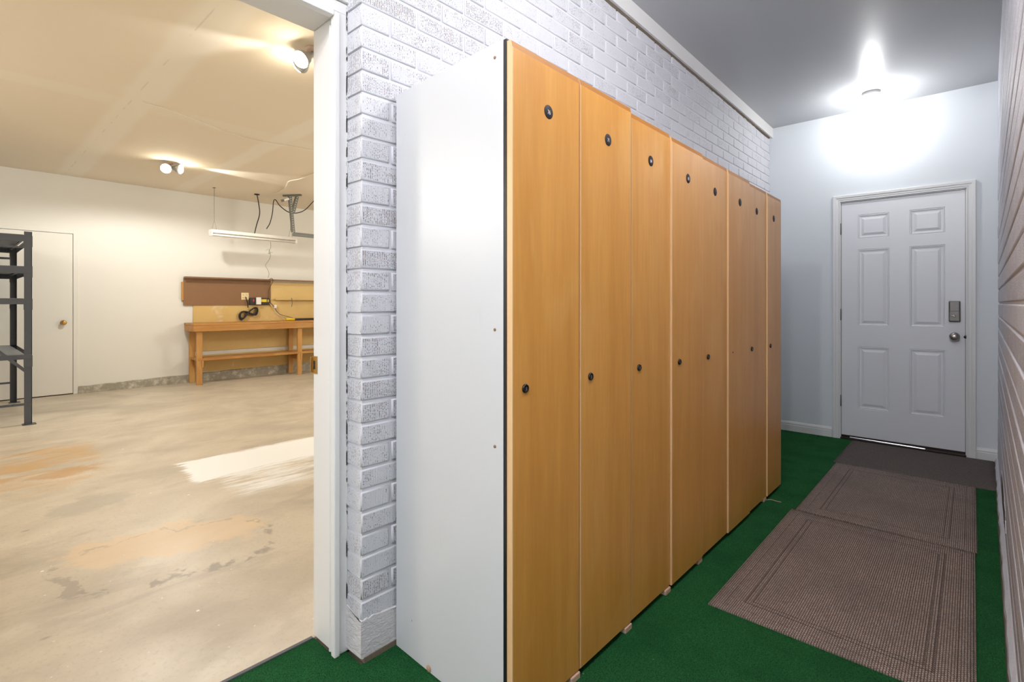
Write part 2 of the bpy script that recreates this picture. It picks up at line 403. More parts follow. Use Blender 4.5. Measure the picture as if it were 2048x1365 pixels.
def tube(bm, pts, r, n=8, mi=0, k=8, smooth_path=True):
    P = catmull(pts, k) if smooth_path else [Vector(p) for p in pts]
    rings = []; prev = None
    for i, p in enumerate(P):
        d = (P[min(i + 1, len(P) - 1)] - P[max(i - 1, 0)]).normalized()
        if prev is None:
            t = Vector((0, 0, 1)) if abs(d.z) < 0.9 else Vector((1, 0, 0)); u = d.cross(t).normalized()
        else:
            u = (prev - d * prev.dot(d)).normalized()
        prev = u; v = d.cross(u)
        rings.append([bm.verts.new(p + (u * math.cos(2 * math.pi * j / n) + v * math.sin(2 * math.pi * j / n)) * r) for j in range(n)])
    for a, b in zip(rings, rings[1:]):
        for j in range(n):
            f = bm.faces.new((a[j], a[(j + 1) % n], b[(j + 1) % n], b[j])); f.material_index = mi; f.smooth = True
    bm.faces.new(rings[0]); bm.faces.new(rings[-1])
def prism(bm, poly, y0, y1, axis='Y', mi=0):
    """extrude a 2D polygon along an axis; poly coords are the other two axes in order"""
    def P(a, b, t):
        return {'Y': (a, t, b), 'X': (t, a, b), 'Z': (a, b, t)}[axis]
    A = [bm.verts.new(P(a, b, y0)) for a, b in poly]; B = [bm.verts.new(P(a, b, y1)) for a, b in poly]
    n = len(poly); fs = []
    for i in range(n):
        fs.append(bm.faces.new((A[i], A[(i + 1) % n], B[(i + 1) % n], B[i])))
    fs.append(bm.faces.new(A)); fs.append(bm.faces.new(B))
    for f in fs: f.material_index = mi
    return fs
def obj(name, bm, mats, parent=None, cent=None, loc=None):
    bmesh.ops.recalc_face_normals(bm, faces=bm.faces)
    me = bpy.data.meshes.new(name); 
    if loc is not None: bmesh.ops.translate(bm, vec=(-loc[0], -loc[1], -loc[2]), verts=bm.verts)
    bm.to_mesh(me); bm.free()
    for m in (mats if isinstance(mats, (list, tuple)) else [mats]): me.materials.append(m)
    o = bpy.data.objects.new(name, me); C.objects.link(o)
    if loc is not None: o.location = loc
    if parent is not None:
        o.parent = parent
    return o
def tag(o, label=None, cat=None, group=None, kind=None):
    if label: o['label'] = label
    if cat: o['category'] = cat
    if group: o['group'] = group
    if kind: o['kind'] = kind
    return o
def thing(name, label, cat, loc=(0, 0, 0), group=None):
    o = bpy.data.objects.new(name, None); C.objects.link(o); o.location = loc; o.empty_display_size = 0.05
    return tag(o, label, cat, group)
# parts are given in world coordinates and re-based on the (unrotated) parent
def wpart(name, bm, m, parent, label=None):
    p = Vector((0, 0, 0)); q = parent
    while q is not None: p += q.location; q = q.parent
    bmesh.ops.translate(bm, vec=-p, verts=bm.verts)
    o = obj(name, bm, m, parent)
    if label: o['label'] = label
    return o
def B(): return bmesh.new()
def struct(name, bm, m, label, parent=None, loc=None):
    o = obj(name, bm, m, parent, loc=loc)
    if parent is None: tag(o, label, 'wall' if name.startswith('wall') else name.split('_')[0], kind='structure')
    return o

YE = 5.30                              # end wall
def xl(y): return -1.500 + 0.0128 * (y - 0.918)   # left brick face
def xr(y): return 0.142 - 0.0128 * (YE - y)       # right brick face
def zc(y): return 2.870 + 0.024 * (YE - y)        # corridor ceiling
XJ = -1.757                            # garage side of the doorway
YB = -2.6                              # rear of the corridor, behind the camera

# ------------------------------------------------------------------ brick walls
def bricks(bm, xf, y0, y1, z0, z1, pitch, course, depth, side, first, jt=0.011, jitter=0.0012, phase=0.0, bev=0.004, hj=None):
    hj = jt if hj is None else hj
    ly = bm.faces.layers.float.new('rnd') if 'rnd' not in bm.faces.layers.float else bm.faces.layers.float['rnd']
    lf = bm.faces.layers.float.new('face') if 'face' not in bm.faces.layers.float else bm.faces.layers.float['face']
    row = 0; z = z0
    while z < z1 - 0.02:
        y = y0 - (0 if (row + first) % 2 else pitch / 2) - phase
        while y < y1 - 0.02:
            a = max(y, y0); b = min(y + pitch, y1)
            if b - a > 0.03:
                r = random.random()
                j = lambda s=1.0: random.uniform(-jitter, jitter) * s
                ya = a + (0.0 if a == y0 else hj / 2) + j(); yb = b - hj / 2 + j()
                za = z + jt / 2 + j(); zb = min(z + course, z1) - jt / 2 + j()
                out = j(1.5)
                X = lambda yy: xf(yy) + side * out
                bv = bev; Xs = -side
                # front loop inset by the bevel
                def ring(yy0, yy1, zz0, zz1, off):
                    return [bm.verts.new((X(q[0]) - side * off + j(0.4), q[0], q[1])) for q in ((yy0, zz0), (yy1, zz0), (yy1, zz1), (yy0, zz1))]
                R0 = ring(ya, yb, za, zb, depth)
                R1 = ring(ya, yb, za, zb, bv * 1.2)
                R2 = ring(ya + bv * 0.35, yb - bv * 0.35, za + bv * 0.35, zb - bv * 0.35, bv * 0.4)
                R3 = ring(ya + bv, yb - bv, za + bv, zb - bv, 0.0)
                for k, (P, Q) in enumerate(((R0, R1), (R1, R2), (R2, R3))):
                    for i in range(4):
                        f = bm.faces.new((P[i], P[(i + 1) % 4], Q[(i + 1) % 4], Q[i])); f[ly] = r
                        f[lf] = 0.85 if (k == 0 and i == 3 and a == y0) else 0.0; f.smooth = k > 0
                f = bm.faces.new(R3); f[ly] = r; f[lf] = 1.0
                f = bm.faces.new(R0[::-1]); f[ly] = r; f[lf] = 0.0
            y += pitch
        z += course; row += 1

# left wall: brick veneer standing proud of the garage door casing
Y0 = 0.918
wl = B()
bx(wl, -1.757 + 0.0, -1.605, 0.936, YE + 0.1, 0, 3.0)
struct('wall_left', wl, M['gwall'], 'stud wall between corridor and garage')
wlo = bpy.data.objects['wall_left']
b = B()
vs = [b.verts.new(p) for p in ((-1.60, Y0 + 0.0065, 0.01), (xl(Y0) - 0.0065, Y0 + 0.0065, 0.01), (xl(YE) - 0.0065, YE, 0.01), (-1.60, YE, 0.01))]
f = b.faces.new(vs); ex = bmesh.ops.extrude_face_region(b, geom=[f])
bmesh.ops.translate(b, vec=(0, 0, 2.97), verts=[v for v in ex['geom'] if isinstance(v, bmesh.types.BMVert)])
obj('mortar', b, M['mortar'], wlo)
b = B()
bricks(b, xl, Y0, YE, 0.128, 2.98, 0.228, 0.0735, 0.098, 1, 1, jitter=0.0009, bev=0.0042)
o = obj('brick_veneer', b, M['brick'], wlo)
# parged footing at the base of the bricks
b = B(); z0 = 0.014
poly = [(-1.60, Y0 - 0.004), (xl(Y0) + 0.003, Y0 - 0.004), (xl(YE) + 0.003, YE), (-1.60, YE)]
N = 60
def foot_top(t): return 0.135 + 0.012 * math.sin(t * 19) * 0.4 + random.uniform(-0.004, 0.004)
A = []
for i in range(N + 1):
    t = i / N; y = Y0 - 0.004 + (YE - Y0 + 0.004) * t ** 2
    A.append((b.verts.new((xl(y) + 0.004, y, z0 + random.uniform(0, 0.004))), b.verts.new((xl(y) + 0.004, y, foot_top(t))), b.verts.new((xl(y) - 0.010, y, foot_top(t) + 0.006))))
for p, q in zip(A, A[1:]):
    b.faces.new((p[0], q[0], q[1], p[1])); b.faces.new((p[1], q[1], q[2], p[2]))
e0 = [b.verts.new((-1.597, Y0 - 0.004, z0)), b.verts.new((-1.597, Y0 - 0.004, 0.163)), b.verts.new((-1.597, Y0 + 0.01, 0.168))]
b.faces.new((A[0][0], A[0][1], e0[1], e0[0])); b.faces.new((A[0][1], A[0][2], e0[2], e0[1]))
obj('parged_footing', b, M['parge'], wlo)
b = B(); bx(b, -1.60, xl(2) - 0.006, Y0 + 0.006, 1.6, 0.0, 0.018)
obj('footing_edge', b, M['dirt_and_shade'], wlo)
# continuation of the left wall behind the camera, white board above the doorway
b = B(); bx(b, -1.757, -1.50, YB, -0.085, 0, 3.05, 0.004); obj('wall_section', b, M['mortar'], wlo)
b = B(); bx(b, -1.757, -1.597, -0.085, 0.936, 2.25, 3.05); bx(b, -1.60, -1.580, -0.085, Y0 + 0.004, 2.216, 3.05, 0.002); obj('fascia_board', b, M['trim2'], wlo)

# right wall
b = B()
def quadwall(bm, f, ya, yb, za, zb, back):
    P = [(f(ya), ya), (f(yb), yb), (back, yb), (back, ya)]
    A = [bm.verts.new((x, y, za)) for x, y in P]; Bv = [bm.verts.new((x, y, zb)) for x, y in P]
    for i in range(4): bm.faces.new((A[i], A[(i + 1) % 4], Bv[(i + 1) % 4], Bv[i]))
    bm.faces.new(A); bm.faces.new(Bv)
quadwall(b, lambda y: xr(y) + 0.007, YB, YE, 0, 3.1, 0.30)
wr = struct('wall_right', b, M['mortar_r'], 'painted brick wall close on the right of the corridor')
b = B()
bricks(b, xr, 0.9, YE, 1.194 - 12 * 0.0957, 3.02, 6.0, 0.0957, 0.03, -1, 1, 0.012, 0.0007, bev=0.005, hj=0.001)
obj('brick_veneer', b, M['brick_r'], wr)
b = B(); prev = None
for i in range(61):
    y = 0.9 + (YE - 0.9) * i / 60; j = random.uniform(-0.0025, 0.0025)
    cur = [b.verts.new((xr(y) - 0.017 + j, y, 0.0)), b.verts.new((xr(y) - 0.014 + j, y, 0.020 + j)), b.verts.new((xr(y) - 0.003, y, 0.034 + j)), b.verts.new((xr(y) + 0.01, y, 0.046))]
    if prev:
        for k in range(3): b.faces.new((prev[k], cur[k], cur[k + 1], prev[k + 1]))
    prev = cur
obj('concrete_footing', b, M['mortar_r'], wr)
# broken hole low in the right wall
b = B(); R1 = []; R2 = []; R0 = []
n = 26
for i in range(n):
    a = 2 * math.pi * i / n; rr = 1 + random.uniform(-0.22, 0.18)
    y = 3.70 + 0.40 * math.cos(a) * rr; z = 0.165 + 0.075 * math.sin(a) * rr + 0.02 * math.cos(a)
    R1.append(b.verts.new((xr(y) - 0.0028, y, z))); R2.append(b.verts.new((xr(3.7 + (y - 3.7) * 0.97) - 0.0030, 3.7 + (y - 3.7) * 0.97, 0.168 + (z - 0.168) * 0.88)))
    R0.append(b.verts.new((xr(3.7 + (y - 3.7) * 1.012) + 0.001, 3.7 + (y - 3.7) * 1.012, 0.168 + (z - 0.168) * 1.1)))
for i in range(n):
    j = (i + 1) % n
    b.faces.new((R1[i], R1[j], R2[j], R2[i])).material_index = 1
    b.faces.new((R0[i], R0[j], R1[j], R1[i])).material_index = 1
b.faces.new(R2)
obj('broken_patch', b, [M['brown_void'], M['mortar_r']], wr)['label'] = 'broken hole showing brown block'

# end wall with door opening
DX0, DX1, DZ1 = -0.868, -0.035, 2.088
b = B()
bx(b, -1.757, DX0, YE, YE + 0.12, 0, 3.0); bx(b, DX1, 0.30, YE, YE + 0.12, 0, 3.0); bx(b, DX0, DX1, YE, YE + 0.12, DZ1, 3.0)
we = struct('wall_back', b, M['wall'], 'smooth white end wall holding the panelled door')
# ceiling
b = B()
A = [b.verts.new(p) for p in ((-1.60, YB, zc(YB)), (0.3, YB, zc(YB)), (0.3, YE, zc(YE)), (-1.60, YE, zc(YE)))]
f = b.faces.new(A); ex = bmesh.ops.extrude_face_region(b, geom=[f]); bmesh.ops.translate(b, vec=(0, 0, 0.05), verts=[v for v in ex['geom'] if isinstance(v, bmesh.types.BMVert)])
struct('ceiling', b, M['ceil'], 'grey semigloss ceiling over the corridor')
# trim where the bricks meet the ceiling
b = B()
P = [[b.verts.new((xl(y) + dx, y, z)) for dx, z in ((-0.02, zc(y) - 0.088), (0.026, zc(y) - 0.094), (0.026, zc(y) + 0.001), (-0.02, zc(y) + 0.001))] for y in (Y0 - 0.02, 2.4, YE)]
for p, q in zip(P, P[1:]):
    for i in range(4): b.faces.new((p[i], q[i], q[(i + 1) % 4], p[(i + 1) % 4]))
b.faces.new(P[0])
t1 = struct('trim_1', b, M['trim2'], 'white board along the top of the brick wall')
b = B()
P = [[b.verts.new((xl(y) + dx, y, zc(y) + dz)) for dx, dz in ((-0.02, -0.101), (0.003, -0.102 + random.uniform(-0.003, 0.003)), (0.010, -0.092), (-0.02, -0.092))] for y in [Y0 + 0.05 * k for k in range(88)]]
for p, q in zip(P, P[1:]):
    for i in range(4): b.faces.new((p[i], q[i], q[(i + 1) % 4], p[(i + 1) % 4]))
wpart('shadow_gap', b, M['dirt_and_shade'], t1)  # solid dark strip standing in for the shade in the gap under the board
b = B(); bx(b, -1.60, 0.30, YB - 0.1, YB, 0, 3.15)
struct('wall_front', b, M['wall'], 'plain wall at the near end of the corridor')
# baseboards
def baseboard(name, xa, xb):
    b = B(); pr = [(YE, 0), (YE - 0.014, 0), (YE - 0.014, 0.055), (YE - 0.011, 0.060), (YE - 0.011, 0.064), (YE - 0.013, 0.068), (YE - 0.009, 0.080), (YE - 0.004, 0.088), (YE, 0.089)]
    prism(b, [(y, z) for y, z in pr], xa, xb, 'X'); struct(name, b, M['trim3'], 'white moulded baseboard')
baseboard('baseboard_left', -1.44, -0.932)
baseboard('baseboard_right', 0.018, xr(YE) - 0.002)

# ------------------------------------------------------------------ six panel door
b = B()
PX = [(-0.741, -0.517), (-0.384, -0.160)]; PZ = [(0.279, 0.820), (0.997, 1.662), (1.756, 1.962)]
yf = YE + 0.006; dx0, dx1, dz0, dz1 = -0.861, -0.0425, 0.036, 2.0785
xs = [dx0, *PX[0], *PX[1], dx1]; zs = [dz0, *PZ[0], *PZ[1], *PZ[2], dz1]
for i in range(len(xs) - 1):
    for k in range(len(zs) - 1):
        if i in (1, 3) and k in (1, 3, 5):
            x0, x1, z0, z1 = xs[i], xs[i + 1], zs[k], zs[k + 1]; loops = []
            for ins, dep in ((0, 0), (0.003, 0.004), (0.009, 0.001), (0.015, 0.007), (0.026, 0.008), (0.031, 0.006), (0.046, 0.0005)):
                loops.append([b.verts.new((x, yf + dep, z)) for x, z in ((x0 + ins, z0 + ins), (x1 - ins, z0 + ins), (x1 - ins, z1 - ins), (x0 + ins, z1 - ins))])
            for p, q in zip(loops, loops[1:]):
                for m_ in range(4): b.faces.new((p[m_], p[(m_ + 1) % 4], q[(m_ + 1) % 4], q[m_]))
            b.faces.new(loops[-1])
        else:
            b.faces.new([b.verts.new((x, yf, z)) for x, z in ((xs[i], zs[k]), (xs[i + 1], zs[k]), (xs[i + 1], zs[k + 1]), (xs[i], zs[k + 1]))])
bmesh.ops.remove_doubles(b, verts=b.verts, dist=0.0001)
# sides and back
S = [b.verts.new(p) for p in ((dx0, yf, dz0), (dx1, yf, dz0), (dx1, yf, dz1), (dx0, yf, dz1))]; T = [b.verts.new((v.co.x, yf + 0.044, v.co.z)) for v in S]
for i in range(4): b.faces.new((S[i], S[(i + 1) % 4], T[(i + 1) % 4], T[i]))
b.faces.new(T)
d2 = struct('door_2', b, M['door'], 'white six panel door')
d2['label'] = 'white six-panel entry door with keypad deadbolt at the corridor end'; d2['category'] = 'door'
# casing (mitred profile swept round the opening)
b = B()
prof = [(0, 0), (0, 0.010), (0.004, 0.013), (0.012, 0.011), (0.016, 0.014), (0.030, 0.015), (0.034, 0.019), (0.052, 0.020), (0.057, 0.017), (0.057, 0)]
def loop(u, h): return [(DX0 - u, 0), (DX0 - u, DZ1 + u), (DX1 + u, DZ1 + u), (DX1 + u, 0)], YE - h
L = []
for u, h in prof:
    pts, y = loop(u, h); L.append([b.verts.new((x, y, z)) for x, z in pts])
for p, q in zip(L, L[1:]):
    for i in range(3): b.faces.new((p[i], p[i + 1], q[i + 1], q[i]))
for x0, x1 in ((DX0 - 0.003, dx0 - 0.003), (dx1 + 0.003, DX1 + 0.003)): bx(b, x0, x1, YE, YE + 0.11, 0.0, DZ1)
bx(b, DX0, DX1, YE, YE + 0.11, dz1 + 0.004, DZ1)
wpart('door_casing', b, M['trim3'], d2)
b = B()
bx(b, DX0, DX1, YE - 0.012, YE + 0.10, 0.0, 0.014, 0.002); bx(b, DX0 + 0.004, DX1 - 0.002, YE + 0.008, YE + 0.06, 0.013, 0.034)
wpart('threshold', b, M['bronze'], d2)
b = B(); bx(b, -0.80, -0.28, YE - 0.006, YE + 0.009, 0.012, 0.026, 0.005, 3)
for v in b.verts:
    if v.co.x > -0.5: v.co.z -= 0.006
wpart('sill_strip', b, M['alu'], d2, 'bright bare aluminium strip')
b = B(); bx(b, dx1 + 0.0002, dx1 + 0.0042, YE + 0.009, YE + 0.03, 0.02, dz1); bx(b, dx0 - 0.0042, dx0 - 0.0002, YE + 0.009, YE + 0.03, 0.02, dz1); bx(b, dx0, dx1, YE + 0.009, YE + 0.03, dz1 + 0.0002, dz1 + 0.0042); wpart('gap_shade_strip', b, M['bronze'], d2)  # dark strips set into the door gaps to stand for their shade
for z in (1.851, 1.095, 0.334):
    b = B(); lathe(b, [(0.0, -0.051), (0.004, -0.050), (0.0055, -0.047), (0.0055, 0.047), (0.004, 0.050), (0, 0.051)], (-0.8645, YE - 0.001, z), n=12)
    bx(b, -0.866, -0.8605, YE + 0.001, YE + 0.007, z - 0.045, z + 0.045); wpart('hinge', b, M['nickel_dark'], d2)
b = B()
bx(b, -0.1395, -0.0695, yf - 0.026, yf, 1.048, 1.212, 0.008, 3)
kp = wpart('keypad_deadbolt', b, M['nickel_dark'], d2)
b = B(); bx(b, -0.134, -0.075, yf - 0.0275, yf - 0.02, 1.130, 1.207, 0.003, 2); wpart('keypad_cover', b, M['nickel_dark'], kp)
b = B(); lathe(b, [(0, 0), (0.010, 0), (0.009, 0.008), (0.006, 0.010), (0, 0.010)], (-0.108, yf - 0.026, 1.095), (0, -1, 0), 20)
beam(b, (-0.126, yf - 0.038, 1.101), (-0.096, yf - 0.038, 1.087), 0.011, 0.008, bev=0.002); wpart('thumb_turn', b, M['nickel'], kp)
b = B(); lathe(b, [(0.032, 0), (0.033, 0.004), (0.030, 0.009), (0.013, 0.012), (0.012, 0.028), (0.022, 0.034), (0.030, 0.046), (0.031, 0.056), (0.025, 0.066), (0.012, 0.071), (0, 0.072)], (-0.105, yf, 0.932), (0, -1, 0), 36)
wpart('door_knob', b, M['nickel'], d2)
b = B(); lathe(b, [(0, 0), (0.012, 0), (0.012, 0.006), (0, 0.007)], (-0.0385, YE + 0.001, 0.932), (0, -1, 0), 16); wpart('latch', b, M['black'], d2)

# ------------------------------------------------------------------ floors
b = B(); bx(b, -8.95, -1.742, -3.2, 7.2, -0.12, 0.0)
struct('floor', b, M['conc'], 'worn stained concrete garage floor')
b = B(); bx(b, -1.742, 0.3, YB - 0.1, 7.2, -0.12, -0.010)
struct('floor_1', b, M['dirt_and_shade'], 'slab under the corridor turf')
b = B()
# turf covers the corridor and runs into the doorway
poly = [(-1.738, -0.02), (-1.738, 0.875), (-1.597, 0.875), (-1.597, 0.916), (-1.497, 0.914), (-1.443, YE - 0.001), (0.119, YE - 0.001), (0.02, YB), (-1.498, YB), (-1.498, -0.02)]
A = [b.verts.new((x, y, 0.0)) for x, y in poly]
f = b.faces.new(A); ex = bmesh.ops.extrude_face_region(b, geom=[f]); bmesh.ops.translate(b, vec=(0, 0, -0.0095), verts=[v for v in ex['geom'] if isinstance(v, bmesh.types.BMVert)])
tag(obj('turf_carpet', b, M['turf']), 'green artificial turf carpet covering the whole corridor floor', 'carpet')
b = B(); bx(b, -1.752, -1.738, -0.02, 0.872, -0.002, 0.004, 0.001)
tag(obj('threshold_strip', b, M['thresh']), 'dark grey edging strip between the green turf and garage concrete', 'floor strip')

def rug(name, x0, x1, y0, y1, h, m, label, cat, group=None, curl=True):
    nx, ny = 24, 30; hx, hy = (x1 - x0) / 2, (y1 - y0) / 2
    b = B(); top = [[None] * (ny + 1) for _ in range(nx + 1)]
    for i in range(nx + 1):
        for j in range(ny + 1):
            x = -hx + 2 * hx * i / nx; y = -hy + 2 * hy * j / ny
            z = h + 0.0008 * math.sin(x * 9 + y * 5) * math.sin(y * 7)
            top[i][j] = b.verts.new((x, y, z))
    for i in range(nx):
        for j in range(ny):
            b.faces.new((top[i][j], top[i + 1][j], top[i + 1][j + 1], top[i][j + 1])).smooth = True
    edge = [top[i][0] for i in range(nx)] + [top[nx][j] for j in range(ny)] + [top[i][ny] for i in range(nx, 0, -1)] + [top[0][j] for j in range(ny, 0, -1)]
    low = [b.verts.new((v.co.x, v.co.y, 0.0005)) for v in edge]
    for i in range(len(edge)):
        j = (i + 1) % len(edge); b.faces.new((edge[i], edge[j], low[j], low[i]))
    b.faces.new(low)
    o = obj(name, b, m); o.location = (x0 + hx, y0 + hy, 0)
    return tag(o, label, cat, group)
rg = 'woven brown mats laid end to end'
rug('woven_rug', -0.775, 0.010, 2.015, 3.268, 0.006, rugm('woven_brown_mat_near', 0.3925, 0.6265), 'brown woven mat nearest the camera, its near corner beside the lockers', 'rug', rg)
rug('woven_rug', -0.757, 0.018, 3.272, 4.444, 0.006, rugm('woven_brown_mat_far', 0.3875, 0.586), 'brown woven mat lying between the nearer woven mat and the doormat', 'rug', rg)
rug('door_mat', -0.775, 0.118, 4.449, YE - 0.03, 0.005, M['mat'], 'flat plain taupe mat right in front of the white panelled door', 'doormat')

b = B(); tube(b, [(-0.925, 3.32, 0.003), (-0.905, 3.335, 0.006), (-0.875, 3.335, 0.005), (-0.850, 3.345, 0.002)], 0.0018, 6)
tag(obj('wood_splinter', b, M['shim']), 'thin pale wood splinter on the turf beneath the second-last locker joint', 'splinter')
# ------------------------------------------------------------------ lockers
SY = [1.030, 1.354, 1.685, 2.009, 2.340, 2.660, 3.000, 3.325, 3.621]
TOP = [1.913, 1.912, 1.897, 1.885, 1.882, 1.876, 1.871, 1.866]
DISC = [(1.191, 1.757), (1.521, 1.753), (1.838, 1.747), (2.171, 1.738), (2.494, 1.733), (2.832, 1.731), (3.137, 1.725), (3.455, 1.721)]
LOCK = [(1.084, 0.953), (1.411, 0.952), (1.742, 0.95), (2.079, 0.944), (2.403, 0.94), (2.725, 0.938), (3.047, 0.935), (3.381, 0.932)]
PROUD = [0.0, 0.001, -0.001, 0.007, 0.004, 0.010, 0.004, 0.010]
NUM = ['76', '71', '84', '83', '', '', '', '']
LAB = ['tall maple-fronted locker numbered 76, with the exposed white side panel',
       'tall maple-fronted locker numbered 71, beside locker 76',
       'tall maple-fronted locker numbered 84, third from the white side panel',
       'tall maple-fronted locker numbered 83, with a brown smudge under its number disc',
       'tall maple-fronted locker, fifth from the white side panel',
       'tall maple-fronted locker, sixth in the row, with only a tiny lock hole',
       'tall maple-fronted locker, second from the far end of the row',
       'tall maple-fronted locker at the far end of the row, nearest the white door']
FOOT = [True, True, True, True, False, False, True, False]
def text_mesh(body, size, ext):
    cu = bpy.data.curves.new('t', 'FONT'); cu.body = body; cu.size = size; cu.extrude = ext; cu.align_x = 'CENTER'; cu.align_y = 'CENTER'
    o = bpy.data.objects.new('t', cu); C.objects.link(o)
    dg = bpy.context.evaluated_depsgraph_get(); me = bpy.data.meshes.new_from_object(o.evaluated_get(dg))
    C.objects.unlink(o); bpy.data.objects.remove(o); return me
for i in range(8):
    ya, yb = SY[i] + 0.0006, SY[i + 1] - 0.0006; zt = TOP[i]; pr = PROUD[i]; zb = 0.022
    L = thing('locker', LAB[i], 'locker', (-1.2, (ya + yb) / 2, 0), 'row of tall maple-fronted lockers')
    ct = zt - 0.006 if i < 4 else zt + 0.004
    b = B(); xb_ = max(-1.482, xl(yb) + 0.008)
    y_s = ya + (0.019 if i == 0 else 0.0)
    # open box: back, two sides, top, bottom
    bx(b, xb_, xb_ + 0.006, y_s, yb, 0.006, ct); bx(b, xb_ + 0.006, -0.963, yb - 0.018, yb, 0.006, ct, 0.001)
    bx(b, xb_ + 0.006, -0.963, y_s, y_s + 0.018, 0.006, ct, 0.001)
    bx(b, xb_ + 0.006, -0.963, y_s + 0.018, yb - 0.018, ct - 0.018, ct); bx(b, xb_ + 0.006, -0.963, y_s + 0.018, yb - 0.018, 0.03, 0.048)
    wpart('carcass', b, M['lam'], L)
    b = B(); bx(b, -0.963, -0.952, ya + 0.001, yb - 0.001, 0.02, (1.922 if i == 0 else ct) - 0.001)
    wpart('edge_strip', b, M['black'], L)
    if i == 0:
        b = B()
        bt = [(-1.487, 0.003), (-0.963, 0.003), (-0.963, 1.924), (-1.487, 1.916)]
        A = [b.verts.new((x, 1.0306 + (0.016 if x < -1.2 else 0), z)) for x, z in bt]; Q = [b.verts.new((v.co.x, ya + 0.018 + (0.0 if v.co.x > -1.2 else 0.010), v.co.z)) for v in A]
        for k in range(4): b.faces.new((A[k], A[(k + 1) % 4], Q[(k + 1) % 4], Q[k]))
        b.faces.new(A); b.faces.new(Q)
        sp = wpart('side_panel', b, M['lam'], L, 'white laminate side panel')
        for z in (1.882, 1.117, 0.789):
            b = B(); lathe(b, [(0, 0), (0.0042, 0), (0.0042, 0.0025), (0, 0.0025)], (-0.996, 1.0300 + 0.0022, z), (0, -1, 0), 14)
            wpart('screw_plug', b, M['hole'], sp)
        b = B(); lathe(b, [(0, 0), (0.011, 0), (0.010, 0.001), (0, 0.001)], (-1.30, 1.0385, 0.0145), (0, -1, 0), 10)
        wpart('chipped_spot', b, M['chip'], sp)
    # door
    xf = -0.930 + pr; xk = -0.950
    b = B()
    cs = [(xk, zb), (xf - 0.003, zb), (xf, zb + 0.003), (xf, zt - 0.021), (xf - 0.004, zt - 0.003), (xf - 0.008, zt), (xk, zt)]
    fs = prism(b, cs, ya + 0.001, yb - 0.001, 'Y')
    for f in fs:
        n_ = f.calc_center_median()
    for f in b.faces:
        f.normal_update(); cm = f.calc_center_median()
        if cm.z > zt - 0.020: f.material_index = 1
    es = [e for e in b.edges if abs(e.verts[0].co.x - xf) < 1e-5 and abs(e.verts[1].co.x - xf) < 1e-5 and abs(e.verts[0].co.z - e.verts[1].co.z) > 0.5]
    q = bmesh.ops.bevel(b, geom=es, offset=0.0035, segments=2, affect='EDGES')
    for f in q['faces']: f.material_index = 2
    for f in b.faces:
        f.normal_update()
        if abs(f.normal.y) > 0.9: f.material_index = 2
    wpart('door', b, [M['maple'], M['maple_top'], M['maple_edge']], L)
    D = L.children[-1] if False else [c for c in L.children if c.name.startswith('door')][0]
    y, z = DISC[i]
    b = B(); lathe(b, [(0, 0), (0.0205, 0), (0.0205, 0.0008), (0.0195, 0.0018), (0, 0.0018)], (xf - 0.0003, y, z), (1, 0, 0), 36)
    nd = wpart('number_disc', b, M['disc'], D)
    if NUM[i]:
        me = text_mesh(NUM[i], 0.0175, 0.0002); b = B(); b.from_mesh(me)
        bmesh.ops.transform(b, matrix=Matrix(((0, 0, 1, 0), (0.8, 0, 0, 0), (0, 1, 0, 0), (0, 0, 0, 1))), verts=b.verts)
        bmesh.ops.translate(b, vec=(xf + 0.0017, y + 0.001, z - 0.0015), verts=b.verts)
        # keep the digits inside the disc part
        p = L.location
        b2 = b; bmesh.ops.translate(b2, vec=-Vector(p), verts=b2.verts)
        me2 = bpy.data.meshes.new('digits'); b2.to_mesh(me2); b2.free()
        me2.materials.append(M['digit'])
        bmd = B(); bmd.from_mesh(nd.data); k0 = len(bmd.faces); bmd.from_mesh(me2)
        bmd.faces.ensure_lookup_table()
        for f in bmd.faces[k0:]: f.material_index = 1
        bmd.to_mesh(nd.data); bmd.free(); nd.data.materials.append(M['digit'])
    y, z = LOCK[i]
    b = B()
    if i == 5:
        lathe(b, [(0, 0), (0.005, 0), (0.004, 0.001), (0, 0.001)], (xf - 0.0002, y, z), (1, 0, 0), 14)
        wpart('lock_hole', b, M['lock'], D)
    else:
        lathe(b, [(0, 0), (0.0125, 0), (0.013, 0.003), (0.0115, 0.006), (0.0085, 0.0065), (0.008, 0.005), (0, 0.005)], (xf - 0.0003, y, z), (1, 0, 0), 28)
        lk = wpart('cam_lock', b, M['lock'], D)
        b = B(); bx(b, xf + 0.004, xf + 0.0056, y - 0.0012, y + 0.0012, z - 0.005, z + 0.005); wpart('keyway', b, M['key'], lk)
    if FOOT[i]:
        b = B(); bx(b, -0.962, -0.925, yb - 0.050, yb - 0.004, 0.0003, 0.0205, 0.002)
        wpart('foot_block', b, M['shim'], L)

# ------------------------------------------------------------------ garage shell
b = B(); bx(b, -8.95, -8.80, -3.2, 0.29, 0, 3.0); bx(b, -8.95, -8.80, 1.113, 7.2, 0, 3.0); bx(b, -8.95, -8.80, 0.29, 1.113, 2.112, 3.0)
wf = struct('wall_far', b, M['gwall'], 'cream garage wall behind workbench')
b = B(); N = 50; prev = None
for i in range(N + 1):
    y = 1.165 + (7.2 - 1.165) * i / N; t = min(1, (y - 1.165) / 3.0)
    h = 0.095 + 0.065 * t + random.uniform(-0.006, 0.006)
    cur = [b.verts.new((-8.775, y, 0)), b.verts.new((-8.780, y, h - 0.008)), b.verts.new((-8.801, y, h))]
    if prev:
        for k in range(2): b.faces.new((prev[k], cur[k], cur[k + 1], prev[k + 1]))
    else: first = cur
    prev = cur
e = b.verts.new((-8.801, 1.165, 0)); b.faces.new((first[0], first[1], first[2], e))
obj('concrete_curb', b, M['curb'], wf)
